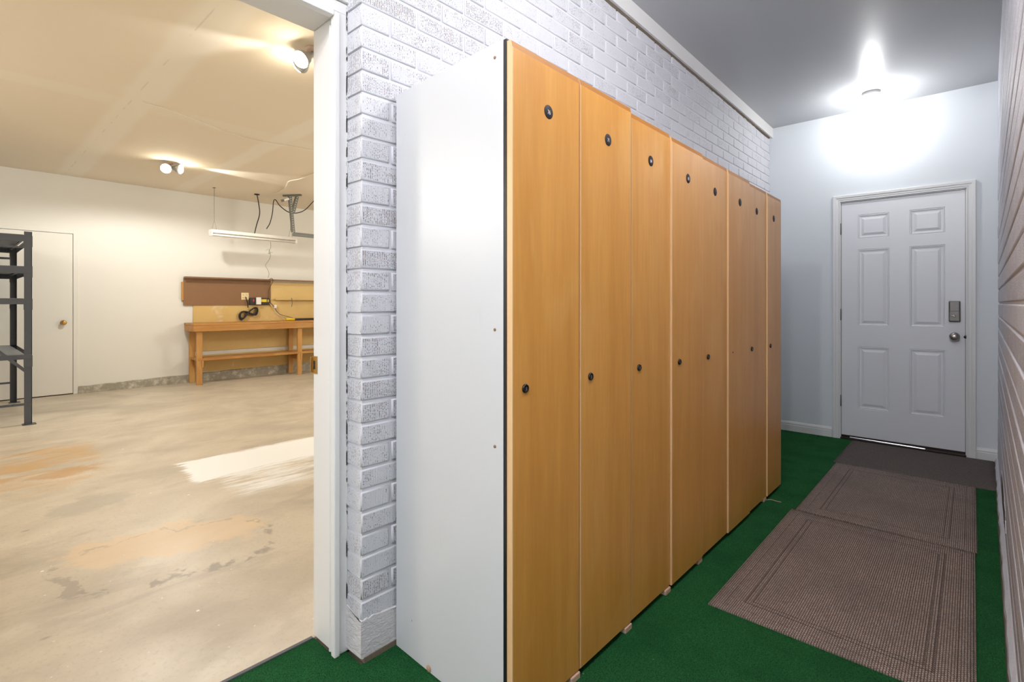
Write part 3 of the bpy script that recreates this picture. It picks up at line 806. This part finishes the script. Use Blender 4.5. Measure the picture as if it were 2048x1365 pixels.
b = B(); bx(b, -8.95, -1.60, 7.1, 7.2, 0, 3.0); struct('wall_side', b, M['gwall'], 'garage side wall beyond the workbench')
b = B(); bx(b, -8.95, -1.757, -3.3, -3.2, 0, 3.0); struct('wall_near', b, M['gwall'], 'garage side wall out of view')
b = B(); bx(b, -1.757, -1.60, -3.2, YB, 0, 3.0); bx(b, -1.757, -1.60, YE + 0.12, 7.1, 0, 3.0); struct('wall_inner', b, M['gwall'], 'garage inner wall')
b = B(); bx(b, -8.95, -1.60, -3.3, 7.2, 2.87, 2.95); struct('ceiling_1', b, M['gceil'], 'taped drywall garage ceiling')

# garage flush door
b = B(); bx(b, -8.83, -8.795, 0.295, 1.108, 0.012, 2.107, 0.002)
d1 = struct('door_1', b, M['gdoor'], 'x'); d1['label'] = 'flat cream flush door behind the grey steel shelving'; d1['category'] = 'door'
b = B(); bx(b, -8.801, -8.790, 1.113, 1.165, 0.0, 2.165, 0.002); bx(b, -8.801, -8.790, 0.24, 1.113, 2.112, 2.165, 0.002); bx(b, -8.801, -8.790, 0.24, 0.29, 0, 2.112, 0.002)
wpart('door_casing', b, M['gdoor'], d1)
b = B(); lathe(b, [(0.031, 0), (0.031, 0.006), (0.014, 0.010), (0.012, 0.030), (0.024, 0.036), (0.030, 0.048), (0.026, 0.062), (0.010, 0.067), (0, 0.067)], (-8.795, 1.015, 0.945), (1, 0, 0), 28)
wpart('door_knob', b, M['brass'], d1, 'round brass knob')
b = B(); bx(b, -8.84, -8.80, 0.29, 1.113, 0.0, 0.012); wpart('sill', b, M['bronze'], d1)

# doorway frame to the garage
b = B()
bx(b, XJ, -1.592, 0.882, 0.936, 0.0, 2.216, 0.002)                       # jamb
fr = struct('trim_2', b, M['trim'], 'white painted frame of the doorway to the garage')
b = B(); bx(b, -1.609, -1.583, 0.868, 0.889, 0.0, 2.172, 0.004, 2); bx(b, -1.634, -1.622, 0.873, 0.884, 0, 2.16, 0.004); wpart('door_stop', b, M['trim'], fr)
b = B(); bx(b, -1.603, -1.590, 0.887, 0.9285, 0.0, 2.214, 0.003); wpart('side_casing', b, M['trim'], fr)
b = B(); bx(b, -1.603, -1.589, -0.085, 0.930, 2.174, 2.214, 0.003); bx(b, XJ, -1.60, -0.085, 0.882, 2.168, 2.216, 0.002)
bx(b, -1.611, -1.583, -0.02, 0.8685, 2.156, 2.174, 0.004, 2); wpart('head_casing', b, M['trim'], fr)
b = B(); bx(b, XJ, -1.592, -0.085, -0.02, 0.0, 2.168, 0.002); wpart('hinge_jamb', b, M['trim'], fr)
def gapm():
    m = mat('crumbled_caulk_gap', (0.7, 0.68, 0.66), 0.8); g = G(m); o = g.obj()
    n = g.noise(g.mapv(o, (1, 1, 0.5)), 38, 4, 0.7)
    g.col(g.mix(g.rng(n, 0.47, 0.53), (0.03, 0.025, 0.022), (0.72, 0.70, 0.68))); return m
b = B(); bx(b, -1.5925, -1.5875, 0.9145, 0.9185, 0.012, 2.21); wpart('caulk_gap', b, gapm(), fr)
b = B(); bx(b, XJ - 0.0035, XJ + 0.030, 0.879, 0.8825, 0.940, 1.003, 0.001); bx(b, XJ - 0.006, XJ - 0.002, 0.872, 0.884, 0.943, 1.000, 0.001); sp = wpart('strike_plate', b, M['brass'], fr, 'brass latch strike plate')
b = B(); bx(b, XJ + 0.006, XJ + 0.018, 0.8783, 0.8795, 0.956, 0.986); wpart('strike_hole', b, M['lock'], sp)

# ------------------------------------------------------------------ steel shelving (grey rack)
X0, X1, Yr, Yl = -6.89, -8.58, 0.562, -1.30
rk = thing('shelving_rack', 'slate grey steel shelving rack standing before the flat cream door', 'shelving', ((X0 + X1) / 2, (Yr + Yl) / 2, 0))
def post(x, y):
    b = B(); w = 0.058; sx = -1 if x == X0 else 1; sy = -1 if y == Yr else 1
    bx(b, x, x + sx * 0.004, y, y + sy * w, 0.0, 1.90); bx(b, x, x + sx * w, y, y + sy * 0.004, 0.0, 1.90)
    bx(b, x - sx * 0.03, x + sx * 0.07, y - sy * 0.03, y + sy * 0.07, 0, 0.006)
    for z in (0.62, 1.18, 1.50, 1.80):
        bx(b, x + sx * -0.002, x + sx * 0.006, y - sy * 0.003, y + sy * (w + 0.003), z - 0.05, z + 0.06)
    return wpart('post', b, M['steel'], rk)
for x in (X0, X1):
    for y in (Yr, Yl): post(x, y)
SH = [(1.865, 0.065, True), (1.555, 0.068, True), (1.240, 0.055, True), (0.690, 0.045, True)]
for z, h, _ in SH:
    b = B(); bx(b, X1, X0 - 0.004, Yl + 0.002, Yr - 0.06, z - 0.012, z - 0.002)
    for k in range(9):
        yy = Yl + 0.03 + k * (Yr - Yl - 0.08) / 8; bx(b, X1 + 0.02, X0 - 0.01, yy - 0.009, yy + 0.009, z - 0.030, z - 0.012)
    n = 9; w = (Yr - Yl - 0.062) / n
    for k in range(n): bx(b, X1 + 0.01, X0 - 0.006, Yl + 0.004 + k * w + 0.004, Yl + 0.004 + (k + 1) * w - 0.004, z - 0.002, z + 0.004, 0.001)
    s = wpart('shelf', b, M['steel_s'], rk)
    b = B(); bx(b, X0 - 0.004, X0 + 0.003, Yl, Yr, z - h, z, 0.001); bx(b, X1 - 0.003, X1 + 0.004, Yl, Yr, z - h, z, 0.001)
    bx(b, X1, X0, Yr - 0.006, Yr, z - h, z, 0.001); bx(b, X1, X0, Yl, Yl + 0.006, z - h, z, 0.001)
    wpart('beam', b, M['steel'], s)
for x, z, w_, h_ in ((X0, 1.745, 0.006, 0.018), (X1, 1.735, 0.006, 0.025), (X0, 0.205, 0.012, 0.022), (X1, 0.24, 0.012, 0.022)):
    b = B(); beam(b, (x, Yl, z), (x, Yr, z), w_, h_); wpart('tie_rail', b, M['steel'], rk)
for x in (X0 + 0.004, X1 - 0.004):
    b = B(); beam(b, (x, Yr - 0.02, 0.50), (x, Yr - 0.66, 1.20), 0.006, 0.028); wpart('diagonal_brace', b, M['steel'], rk)

# ------------------------------------------------------------------ workbench
BY0, BY1 = 2.378, 5.60; BX = -8.335
wb = thing('workbench', 'long varnished wooden workbench against the cream garage wall', 'workbench', (-8.57, (BY0 + BY1) / 2, 0))
b = B(); bx(b, -8.768, BX, BY0, BY1, 0.872, 0.905, 0.003); wpart('bench_top', b, M['bench'], wb)
b = B(); bx(b, BX - 0.042, BX - 0.004, BY0 + 0.002, BY1, 0.785, 0.872, 0.002); bx(b, -8.762, BX - 0.042, BY0 + 0.002, BY0 + 0.04, 0.785, 0.872, 0.002); wpart('apron', b, M['bench'], wb)
for y in (BY0 + 0.015, 3.89, 5.45):
    for x0, x1 in ((BX - 0.082, BX - 0.042), (-8.75, -8.705)):
        top = 0.872 if x0 > -8.5 else 0.872
        b = B(); bx(b, x0, x1, y + 0.04, y + 0.128 - 0.03 if False else y + 0.115, 0.0, top - 0.0, 0.003); wpart('leg', b, M['bench_leg'], wb)
b = B(); bx(b, -8.70, BX - 0.040, BY0 + 0.07, BY1, 0.352, 0.388, 0.002); wpart('lower_shelf', b, M['bench'], wb)
for y in (BY0 + 0.04, 3.90, 5.45):
    b = B(); bx(b, -8.71, BX - 0.03, y + 0.077, y + 0.105, 0.255, 0.352, 0.002); wpart('shelf_bracket', b, M['bench_leg'], wb)
# wall panels
b = B(); bx(b, -8.798, -8.783, 2.505, 6.4, 0.14, 0.40); bx(b, -8.799, -8.783, 2.505, 6.4, 0.46, 1.555)
tp = tag(obj('tan_wall_panel', b, M['tan']), 'tan painted backing board on the wall behind the workbench', 'wall panel')
b = B(); bx(b, -8.783, -8.771, 2.372, 3.652, 1.165, 1.575, 0.001)
tag(obj('hardboard_panel', b, M['hard']), 'brown hardboard panel on the wall above the left of the workbench', 'wall panel')
b = B(); bx(b, -8.783, -8.765, 2.345, 2.372, 1.24, 1.52, 0.002); tag(obj('wooden_batten', b, M['bench_leg']), 'short upright wooden batten at the left end of the brown hardboard', 'batten')
b = B(); bx(b, -8.771, -8.665, 2.372, 6.4, 1.578, 1.598, 0.002); wl_ = obj('narrow_wall_shelf', b, M['hard']); tag(wl_, 'narrow brown ledge along the top of the hardboard panel', 'shelf')
b = B(); bx(b, -8.783, -8.69, 3.70, 6.4, 1.255, 1.272, 0.002); tag(obj('narrow_wall_shelf', b, M['tan']), 'narrow tan ledge beside the right edge of the brown hardboard', 'shelf')
# outlet
ol = thing('outlet_plate', 'almond four-socket outlet plate on the brown hardboard', 'outlet', (-8.771, 3.20, 1.31))
Z = lambda a, X=-8.77: a
def wallpt(px, py, X):
    s, c = math.sin(TH), math.cos(TH); u = (px - 1024) / 1020; dx, dy = -s + u * c, c + u * s; t = X / dx
    return Vector((X, t * dy, 1.19 + (608 - py) / 1020 * t))
TH = math.atan(921 / 1020)
p0 = wallpt(482.5, 600, -8.765); p1 = wallpt(497.5, 586, -8.765)
b = B(); bx(b, -8.771, -8.763, p0.y, p1.y, p0.z, p1.z, 0.003, 2); wpart('cover_plate', b, M['beige'], ol)
for fy in (0.28, 0.72):
    for fz in (0.32, 0.70):
        b = B(); y = p0.y + (p1.y - p0.y) * fy; z = p0.z + (p1.z - p0.z) * fz; bx(b, -8.764, -8.7615, y - 0.017, y + 0.017, z - 0.014, z + 0.014, 0.002)
        s_ = wpart('socket', b, M['beige'], ol)
        b = B(); bx(b, -8.7618, -8.7612, y - 0.008, y - 0.005, z - 0.006, z + 0.006); bx(b, -8.7618, -8.7612, y + 0.005, y + 0.008, z - 0.006, z + 0.006); wpart('slots', b, M['lock'], s_)
# power strip
q0 = wallpt(499.5, 609.5, -8.74); q1 = wallpt(539, 596.5, -8.74)
ps = thing('power_strip', 'black power strip with a red switch beside the outlet plate', 'power strip', (-8.75, (q0.y + q1.y) / 2, q0.z))
b = B(); bx(b, -8.771, -8.735, q0.y, q1.y, q0.z, q1.z, 0.004, 2); bd = wpart('strip_body', b, M['cord'], ps)
def onstrip(f0, f1, g0, g1, d, name, m):
    b = B(); bx(b, -8.7355, -8.7355 + d, q0.y + (q1.y - q0.y) * f0, q0.y + (q1.y - q0.y) * f1, q0.z + (q1.z - q0.z) * g0, q0.z + (q1.z - q0.z) * g1, 0.001); wpart(name, b, m, ps)
onstrip(0.14, 0.22, 0.45, 0.8, 0.008, 'red_switch', M['red'])
onstrip(0.54, 0.84, 0.38, 0.80, 0.006, 'yellow_label', M['yellow'])
onstrip(0.89, 0.95, 0.4, 0.75, 0.006, 'yellow_button', M['yellow'])
b = B(); a0 = q0.y + (q1.y - q0.y) * 0.29; bx(b, -8.7340, -8.700, a0, a0 + (q1.y - q0.y) * 0.24, q0.z + 0.001, q1.z + 0.010, 0.005, 2)
tag(obj('power_adapter', b, M['plastic']), 'white plug-in adapter on the black power strip', 'adapter')
# coiled extension cord hanging from the outlet
b = B(); cc = wallpt(497, 625, -8.75)
pts = [wallpt(491.5, 594.5, -8.755), wallpt(493, 600, -8.735), wallpt(495, 607, -8.74), wallpt(496, 616, -8.745)]
tube(b, pts, 0.008, 8)
for k in range(9):
    r = random.uniform; P = []
    A_ = 0.135 * r(0.82, 1.05); H_ = 0.074 * r(0.75, 1.2); ph = r(-0.15, 0.15); sk = r(-0.012, 0.012)
    for s_ in range(25):
        a = 2 * math.pi * s_ / 24
        yy = A_ * math.cos(a); zz = H_ * math.sin(2 * a) * 0.75 + 0.028 * (yy / A_) + (-0.035 if yy < 0 else 0.0) * abs(yy / A_) + sk
        P.append((-8.765 + 0.003 * k + 0.012 * (1 + math.sin(a + k)), cc.y + yy + ph * 0.05, cc.z + zz + r(-0.004, 0.004)))
    tube(b, P, 0.0055, 6, k=3)
P = [wallpt(478, 628, -8.76), wallpt(478, 636, -8.76), wallpt(483, 641, -8.76), wallpt(487, 636, -8.75), wallpt(492, 626, -8.75)]; tube(b, P, 0.005, 6)
tag(obj('coiled_cord', b, M['cord']), 'black extension cord coiled in a figure eight below the outlet plate', 'cord')
# cable from the power strip down to the bench tube, with white inline switch
b = B(); P = [wallpt(538, 603, -8.745), wallpt(543, 608, -8.73), wallpt(549, 615, -8.74), wallpt(553, 622, -8.75), wallpt(560, 629, -8.74), wallpt(575, 633.5, -8.72), wallpt(590, 637.5, -8.66)]
tube(b, P, 0.0045, 8); cb = obj('power_cable', b, M['cord_b']); tag(cb, 'thin dark cable running from the power strip down to the bench', 'cable')
m_ = wallpt(550.5, 613.5, -8.735); b = B(); bx(b, -8.748, -8.722, m_.y - 0.022, m_.y + 0.022, m_.z - 0.028, m_.z + 0.028, 0.006, 2); wpart('inline_switch', b, M['plastic'], cb, 'white inline switch')
b = B(); P = [wallpt(536, 604, -8.74), wallpt(543, 612, -8.75), wallpt(552, 626, -8.76), wallpt(566, 636, -8.74), wallpt(573, 641, -8.70)]; tube(b, P, 0.003, 6)
tag(obj('tan_cable', b, M['wire_w']), 'thin pale cable hanging beside the dark one under the power strip', 'cable')
b = B(); P = [wallpt(536, 600, -8.745), wallpt(538, 590, -8.75), wallpt(537.5, 582, -8.75), wallpt(541, 573, -8.74), wallpt(546, 562, -8.65), wallpt(543, 557, -8.64), wallpt(538, 560, -8.66)]; tube(b, P, 0.0045, 8)
tag(obj('rising_cable', b, M['cord_b']), 'dark cable looping up from the power strip over the brown ledge', 'cable')
# yellow and black tube on the bench
yy0 = wallpt(572, 638, -8.55).y
lw = thing('work_light', 'yellow and black tube work light lying on the workbench', 'work light', (-8.55, yy0, 0.905))
b = B(); lathe(b, [(0.0, 0), (0.019, 0.001), (0.021, 0.01), (0.021, 0.135), (0.017, 0.145), (0, 0.146)], (-8.55, yy0, 0.928), (0, 1, 0), 18); wpart('handle', b, M['yellow'], lw)
b = B(); lathe(b, [(0.0, 0), (0.016, 0), (0.0175, 0.02), (0.016, 0.62), (0, 0.63)], (-8.55, yy0 + 0.147, 0.926), (0, 1, 0), 18); wpart('lamp_tube', b, M['cord'], lw)
# thin hook / wall mark
b = B(); P = [wallpt(583, 596, -8.68), wallpt(584, 600, -8.675), wallpt(584.5, 606, -8.675), wallpt(583.5, 614, -8.675)]; tube(b, P, 0.006, 6); 
tag(obj('hanging_hook', b, M['galv']), 'small grey hook hanging from the narrow tan ledge', 'hook')

# ------------------------------------------------------------------ strip light
FX = -8.13
a0 = wallpt(420, 466, FX); a1 = wallpt(591, 481, FX); zf = (a0.z + a1.z) / 2
sl = thing('strip_light', 'unlit white fluorescent strip light hanging above the workbench', 'light fixture', (FX, (a0.y + a1.y) / 2, zf))
b = B(); prism(b, [(FX - 0.055, zf + 0.045), (FX + 0.055, zf + 0.045), (FX + 0.07, zf + 0.0), (FX + 0.055, zf - 0.005), (FX - 0.055, zf - 0.005), (FX - 0.07, zf)], a0.y, a1.y, 'Y'); wpart('housing', b, M['fixt'], sl)
for dx in (-0.03, 0.045):
    b = B(); lathe(b, [(0, 0), (0.013, 0), (0.013, a1.y - a0.y - 0.04), (0, a1.y - a0.y - 0.04)], (FX + dx, a0.y + 0.02, zf - 0.030), (0, 1, 0), 16); wpart('tube', b, M['tube'], sl)
for y in (a0.y, a1.y - 0.02):
    b = B(); bx(b, FX - 0.05, FX + 0.065, y, y + 0.02, zf - 0.048, zf + 0.0, 0.002); wpart('end_cap', b, M['fixt'], sl)
for px_b, px_t in ((428.5, 427), (581, 578)):
    yb_ = wallpt(px_b, 466, FX).y
    b = B(); tube(b, [(FX, yb_ - 0.03, zf + 0.045), (FX, yb_, zf + 0.19), (FX, yb_, 2.869)], 0.0028, 6, smooth_path=False); tube(b, [(FX, yb_ + 0.03, zf + 0.045), (FX, yb_, zf + 0.19)], 0.0028, 6, smooth_path=False)
    lathe(b, [(0, 0), (0.022, 0), (0.018, -0.008), (0, -0.012)], (FX, yb_, 2.8695), (0, 0, 1), 12)
    wpart('hanger_wire', b, M['steelwire'], sl)
b = B(); yc = wallpt(509, 466, FX).y; P = [(FX, yc, zf + 0.045), (FX, yc + 0.03, zf + 0.18), (FX, yc + 0.075, zf + 0.36), (FX, yc + 0.06, zf + 0.52), (FX, yc + 0.035, 2.869)]
tube(b, P, 0.008, 8); lathe(b, [(0, 0), (0.04, 0), (0.035, -0.012), (0, -0.018)], (FX, yc + 0.035, 2.8695), (0, 0, 1), 16); wpart('power_cord', b, M['cord'], sl)
# loose cable swag and chain below the fixture
b = B(); P = [wallpt(533, 458, -8.2), wallpt(540, 446, -8.2), wallpt(545, 425, -8.2), wallpt(547, 404, -8.2), wallpt(551, 400, -8.1), wallpt(560, 412, -8.0), wallpt(576, 424, -7.9), wallpt(592, 426.5, -7.9), wallpt(610, 420, -7.9), wallpt(630, 400, -7.8), wallpt(660, 375, -7.5)]
tube(b, P, 0.007, 8); tag(obj('ceiling_cable', b, M['cord']), 'dark cable draped beneath the ceiling across the perforated steel bracket', 'cable')
b = B(); P = [wallpt(541, 484, -8.1), wallpt(541.5, 495, -8.3), wallpt(538, 503, -8.4), wallpt(541, 511, -8.5), wallpt(538, 520, -8.6), wallpt(531, 531, -8.7), wallpt(534, 537, -8.70), wallpt(538, 547, -8.68), wallpt(536, 556, -8.65)]
tube(b, P, 0.003, 6)
P = [wallpt(532, 502, -8.45), wallpt(537, 499, -8.45), wallpt(541, 507, -8.45), wallpt(536, 507, -8.45), wallpt(546, 505, -8.45)]; tube(b, P, 0.002, 5)
tag(obj('hanging_wire', b, M['steelwire']), 'thin kinked wire hanging from the strip light down to the ledge', 'wire')
# white wires on the ceiling
def ceilpt(px, py, z=2.862):
    s, c = math.sin(TH), math.cos(TH); u = (px - 1024) / 1020; dx, dy = -s + u * c, c + u * s; t = (z - 1.19) * 1020 / (608 - py)
    return Vector((t * dx, t * dy, z))
b = B(); tube(b, [ceilpt(281, 203), ceilpt(330, 217), ceilpt(400, 243), ceilpt(450, 263), ceilpt(510, 280), ceilpt(570, 290), ceilpt(640, 302), ceilpt(700, 310)], 0.003, 6)
tag(obj('ceiling_wire', b, M['wire_w']), 'thin white wire running across the middle of the garage ceiling', 'wire')
b = B(); tube(b, [ceilpt(546, 388), ceilpt(560, 384), ceilpt(572, 373), ceilpt(578, 363), ceilpt(600, 358), ceilpt(625, 349), ceilpt(670, 338)], 0.006, 6)
tag(obj('ceiling_wire', b, M['wire_w']), 'short bent white wire on the ceiling above the perforated bracket', 'wire')

# perforated angle bracket for the garage door opener rail
BXX = -7.80
br = thing('steel_bracket', 'perforated grey steel bracket hanging from the garage ceiling', 'bracket', (BXX, wallpt(584, 400, BXX).y, 2.87))
def perf(a, b_, w, name, nrm=(1, 0, 0)):
    bm = B(); beam(bm, a, b_, w, 0.004, up=nrm); d = (Vector(b_) - Vector(a)); n = max(2, int(d.length / 0.035))
    s = d.normalized().cross(Vector(nrm)).normalized()
    beam(bm, Vector(a) + s * w / 2 + Vector(nrm) * -0.016, Vector(b_) + s * w / 2 + Vector(nrm) * -0.016, 0.004, 0.036, up=nrm)
    for i in range(n):
        p = Vector(a) + d * ((i + 0.5) / n) + Vector(nrm) * 0.0022
        lathe(bm, [(0, 0), (0.007, 0), (0.007, 0.0012), (0, 0.0012)], p, nrm, 8, mi=1)
    return wpart(name, bm, [M['galv'], M['wire_w']], br)
T1 = wallpt(580.5, 395, BXX); T2 = wallpt(587.5, 465, BXX)
perf((BXX, T1.y, 2.866), T2, 0.045, 'upright_strap')
k1 = wallpt(595, 392, BXX); k2 = wallpt(586.5, 426, BXX)
perf((BXX + 0.0, k1.y, 2.862), (BXX + 0.006, k2.y, k2.z), 0.045, 'diagonal_strap')
b = B(); beam(b, (BXX - 0.10, T1.y - 0.06, 2.858), (BXX + 0.16, k1.y - 0.02, 2.858), 0.04, 0.022); 
wpart('ceiling_plate', b, M['galv'], br)
h1 = wallpt(585.5, 469, BXX); 
b = B(); bx(b, BXX - 0.02, BXX + 0.03, h1.y, h1.y + 1.6, h1.z - 0.025, h1.z + 0.025, 0.002); bx(b, BXX + 0.03, BXX + 0.036, h1.y, h1.y + 1.6, h1.z + 0.015, h1.z + 0.03); wpart('track_rail', b, M['galv'], br)
b = B(); c1 = wallpt(563, 402, BXX); beam(b, (BXX, c1.y, c1.z), (BXX + 0.0, T1.y - 0.01, c1.z + 0.05), 0.035, 0.035); wpart('clamp_arm', b, M['galv'], br)
b = B(); c1 = wallpt(568, 401, BXX + 0.02); c2 = wallpt(577, 398, BXX + 0.02); beam(b, c1, c2, 0.04, 0.03); wpart('tape_wrap', b, M['plastic'], br)

# ------------------------------------------------------------------ lamps
EM_C = emit('lit_bulb_cool', (1.0, 0.97, 0.90), 60.0)
EM_W = emit('lit_bulb_warm', (1.0, 0.90, 0.72), 60.0)
def bulb(bm, p, ax, r=0.030):
    lathe(bm, [(0, 0), (0.013, 0.0), (0.014, 0.02), (r * 0.75, 0.045), (r, 0.07), (r * 0.9, 0.088), (r * 0.55, 0.102), (0, 0.107)], p, ax, 24)
def porcelain(name, x, y, zc_, label, em, tilt=(0, 0, -1), group=None, r=0.062):
    t = thing(name, label, 'light', (x, y, zc_), group)
    b = B(); lathe(b, [(0, 0.0), (r, 0.0), (r, -0.010), (r * 0.9, -0.024), (r * 0.6, -0.032), (0.026, -0.040), (0.022, -0.040), (0.020, -0.030), (0, -0.030)], (x, y, zc_), (0, 0, 1), 36); wpart('lamp_base', b, M['porc'], t)
    b = B(); bulb(b, (x, y, zc_ - 0.032), tilt); wpart('bulb', b, em, t, 'glowing bulb')
    return t
HC = (-0.600, 4.945)
porcelain('ceiling_light', HC[0], HC[1], zc(HC[1]), 'bare bulb in a round ceiling holder near the white panelled door', EM_C)
NC = (-0.13, -0.25); MC = (-0.28, 1.75); RC = (-0.60, -1.75)  # three unseen bulbs added to brighten the corridor
porcelain('ceiling_light', RC[0], RC[1], zc(RC[1]), 'added unseen fill bulb in a round ceiling holder at the near end of the corridor', EM_C)
porcelain('ceiling_light', MC[0], MC[1], zc(MC[1]), 'added unseen fill bulb in a round ceiling holder above the middle of the lockers', EM_C)
porcelain('ceiling_light', NC[0], NC[1], zc(NC[1]), 'added unseen fill bulb in a round ceiling holder behind the viewer', EM_C)
# garage: twin flood heads and a bulb by the doorway
def flood(x, y, label, dirs, em):
    t = thing('ceiling_flood_light', label, 'light', (x, y, 2.87), 'ceiling flood lights in the garage')
    b = B(); lathe(b, [(0, 0.003), (0.055, 0.003), (0.055, -0.012), (0.045, -0.022), (0, -0.024)], (x, y, 2.87), (0, 0, 1), 24); wpart('lamp_base', b, M['rosette'], t)
    for d in dirs:
        d = Vector(d).normalized(); p = Vector((x, y, 2.845)); q = p + Vector((d.x * 0.05, d.y * 0.05, -0.03))
        b = B(); tube(b, [p, q], 0.012, 8, smooth_path=False); lathe(b, [(0, 0), (0.02, 0), (0.026, 0.02), (0.056, 0.075), (0.058, 0.088), (0.052, 0.090)], q, d, 24); h = wpart('lamp_head', b, M['porc'], t)
        b = B(); lathe(b, [(0.0515, 0.082), (0.052, 0.094), (0.044, 0.106), (0.024, 0.114), (0, 0.116)], q, d, 24); wpart('lens', b, em, h)
    return t
flood(-7.12, 1.76, 'twin-headed flood light on the garage ceiling left of the strip light', [(0.6, 0.8, -0.16), (0.9, -0.35, -0.5)], EM_W)
flood(-3.22, 1.62, 'flood light on the garage ceiling just beside the doorway frame', [(-1.0, -0.25, -0.22), (0.25, -1.0, -0.9)], EM_W)

def point(name, loc, e, col, r=0.03):
    l = bpy.data.lights.new(name, 'POINT'); l.energy = e; l.color = col; l.shadow_soft_size = r
    o = bpy.data.objects.new(name, l); C.objects.link(o); o.location = loc; return o
def spot(name, loc, d, e, col, ang, blend=0.5, r=0.04):
    l = bpy.data.lights.new(name, 'SPOT'); l.energy = e; l.color = col; l.shadow_soft_size = r; l.spot_size = math.radians(ang); l.spot_blend = blend
    o = bpy.data.objects.new(name, l); C.objects.link(o); o.location = loc
    o.rotation_euler = Vector(d).to_track_quat('-Z', 'Y').to_euler(); return o
COOL = (0.98, 0.985, 1.0); WARM = (1.0, 0.98, 0.925)
point('bulb_glow_far', (HC[0], HC[1], zc(HC[1]) - 0.175), 10, COOL, 0.03)
point('fill_glow_near', (NC[0], NC[1], zc(NC[1]) - 0.175), 46, COOL, 0.05)
point('fill_glow_rear', (RC[0], RC[1], zc(RC[1]) - 0.175), 85, COOL, 0.05)
point('fill_glow_mid', (MC[0], MC[1], zc(MC[1]) - 0.175), 33, COOL, 0.05)  # near, rear and mid glows belong to the added fill bulbs
DOWN = (0, 0, -1)
spot('flood_glow_far', (-7.0, 1.80, 2.72), DOWN, 98, WARM, 172, 0.25, 0.06)
spot('flood_glow_near', (-3.30, 1.50, 2.72), DOWN, 18, WARM, 172, 0.25, 0.06)
spot('flood_beam_far', (-7.10, 1.95, 2.77), (0.12, 1, 0.06), 45, WARM, 36, 0.4)
spot('flood_beam_near', (-3.30, 1.48, 2.80), (-0.29, -0.32, 0.0), 14, WARM, 44, 0.5)
point('garage_fill_side', (-4.8, 5.3, 2.35), 105, WARM, 0.4)  # unseen fill lights without fittings, added to brighten the garage
point('garage_fill_rear', (-5.0, -2.0, 2.35), 105, WARM, 0.4)

w = bpy.data.worlds.new('world'); sc.world = w; w.use_nodes = True
w.node_tree.nodes['Background'].inputs[0].default_value = (0.8, 0.85, 1, 1); w.node_tree.nodes['Background'].inputs[1].default_value = 0.3

# ------------------------------------------------------------------ camera
cam = bpy.data.cameras.new('camera'); co = bpy.data.objects.new('camera', cam); C.objects.link(co)
co.location = (0, 0, 1.19); co.rotation_euler = (math.pi / 2, 0, math.atan(921 / 1020))
cam.sensor_width = 36; cam.lens = 1020 / 2048 * 36; cam.shift_y = -(682.5 - 608) / 2048; cam.clip_start = 0.01
sc.camera = co
sc.view_settings.view_transform = 'Standard'; sc.view_settings.look = 'None'; sc.view_settings.gamma = 1.0; sc.view_settings.exposure = 0.15
sc.view_settings.use_curve_mapping = False

sc.cycles.max_bounces = 7; sc.cycles.diffuse_bounces = 4; sc.cycles.glossy_bounces = 3
sc.cycles.caustics_reflective = False; sc.cycles.caustics_refractive = False
sc.cycles.use_adaptive_sampling = True; sc.cycles.adaptive_threshold = 0.045
sc.cycles.sample_clamp_indirect = 6.0
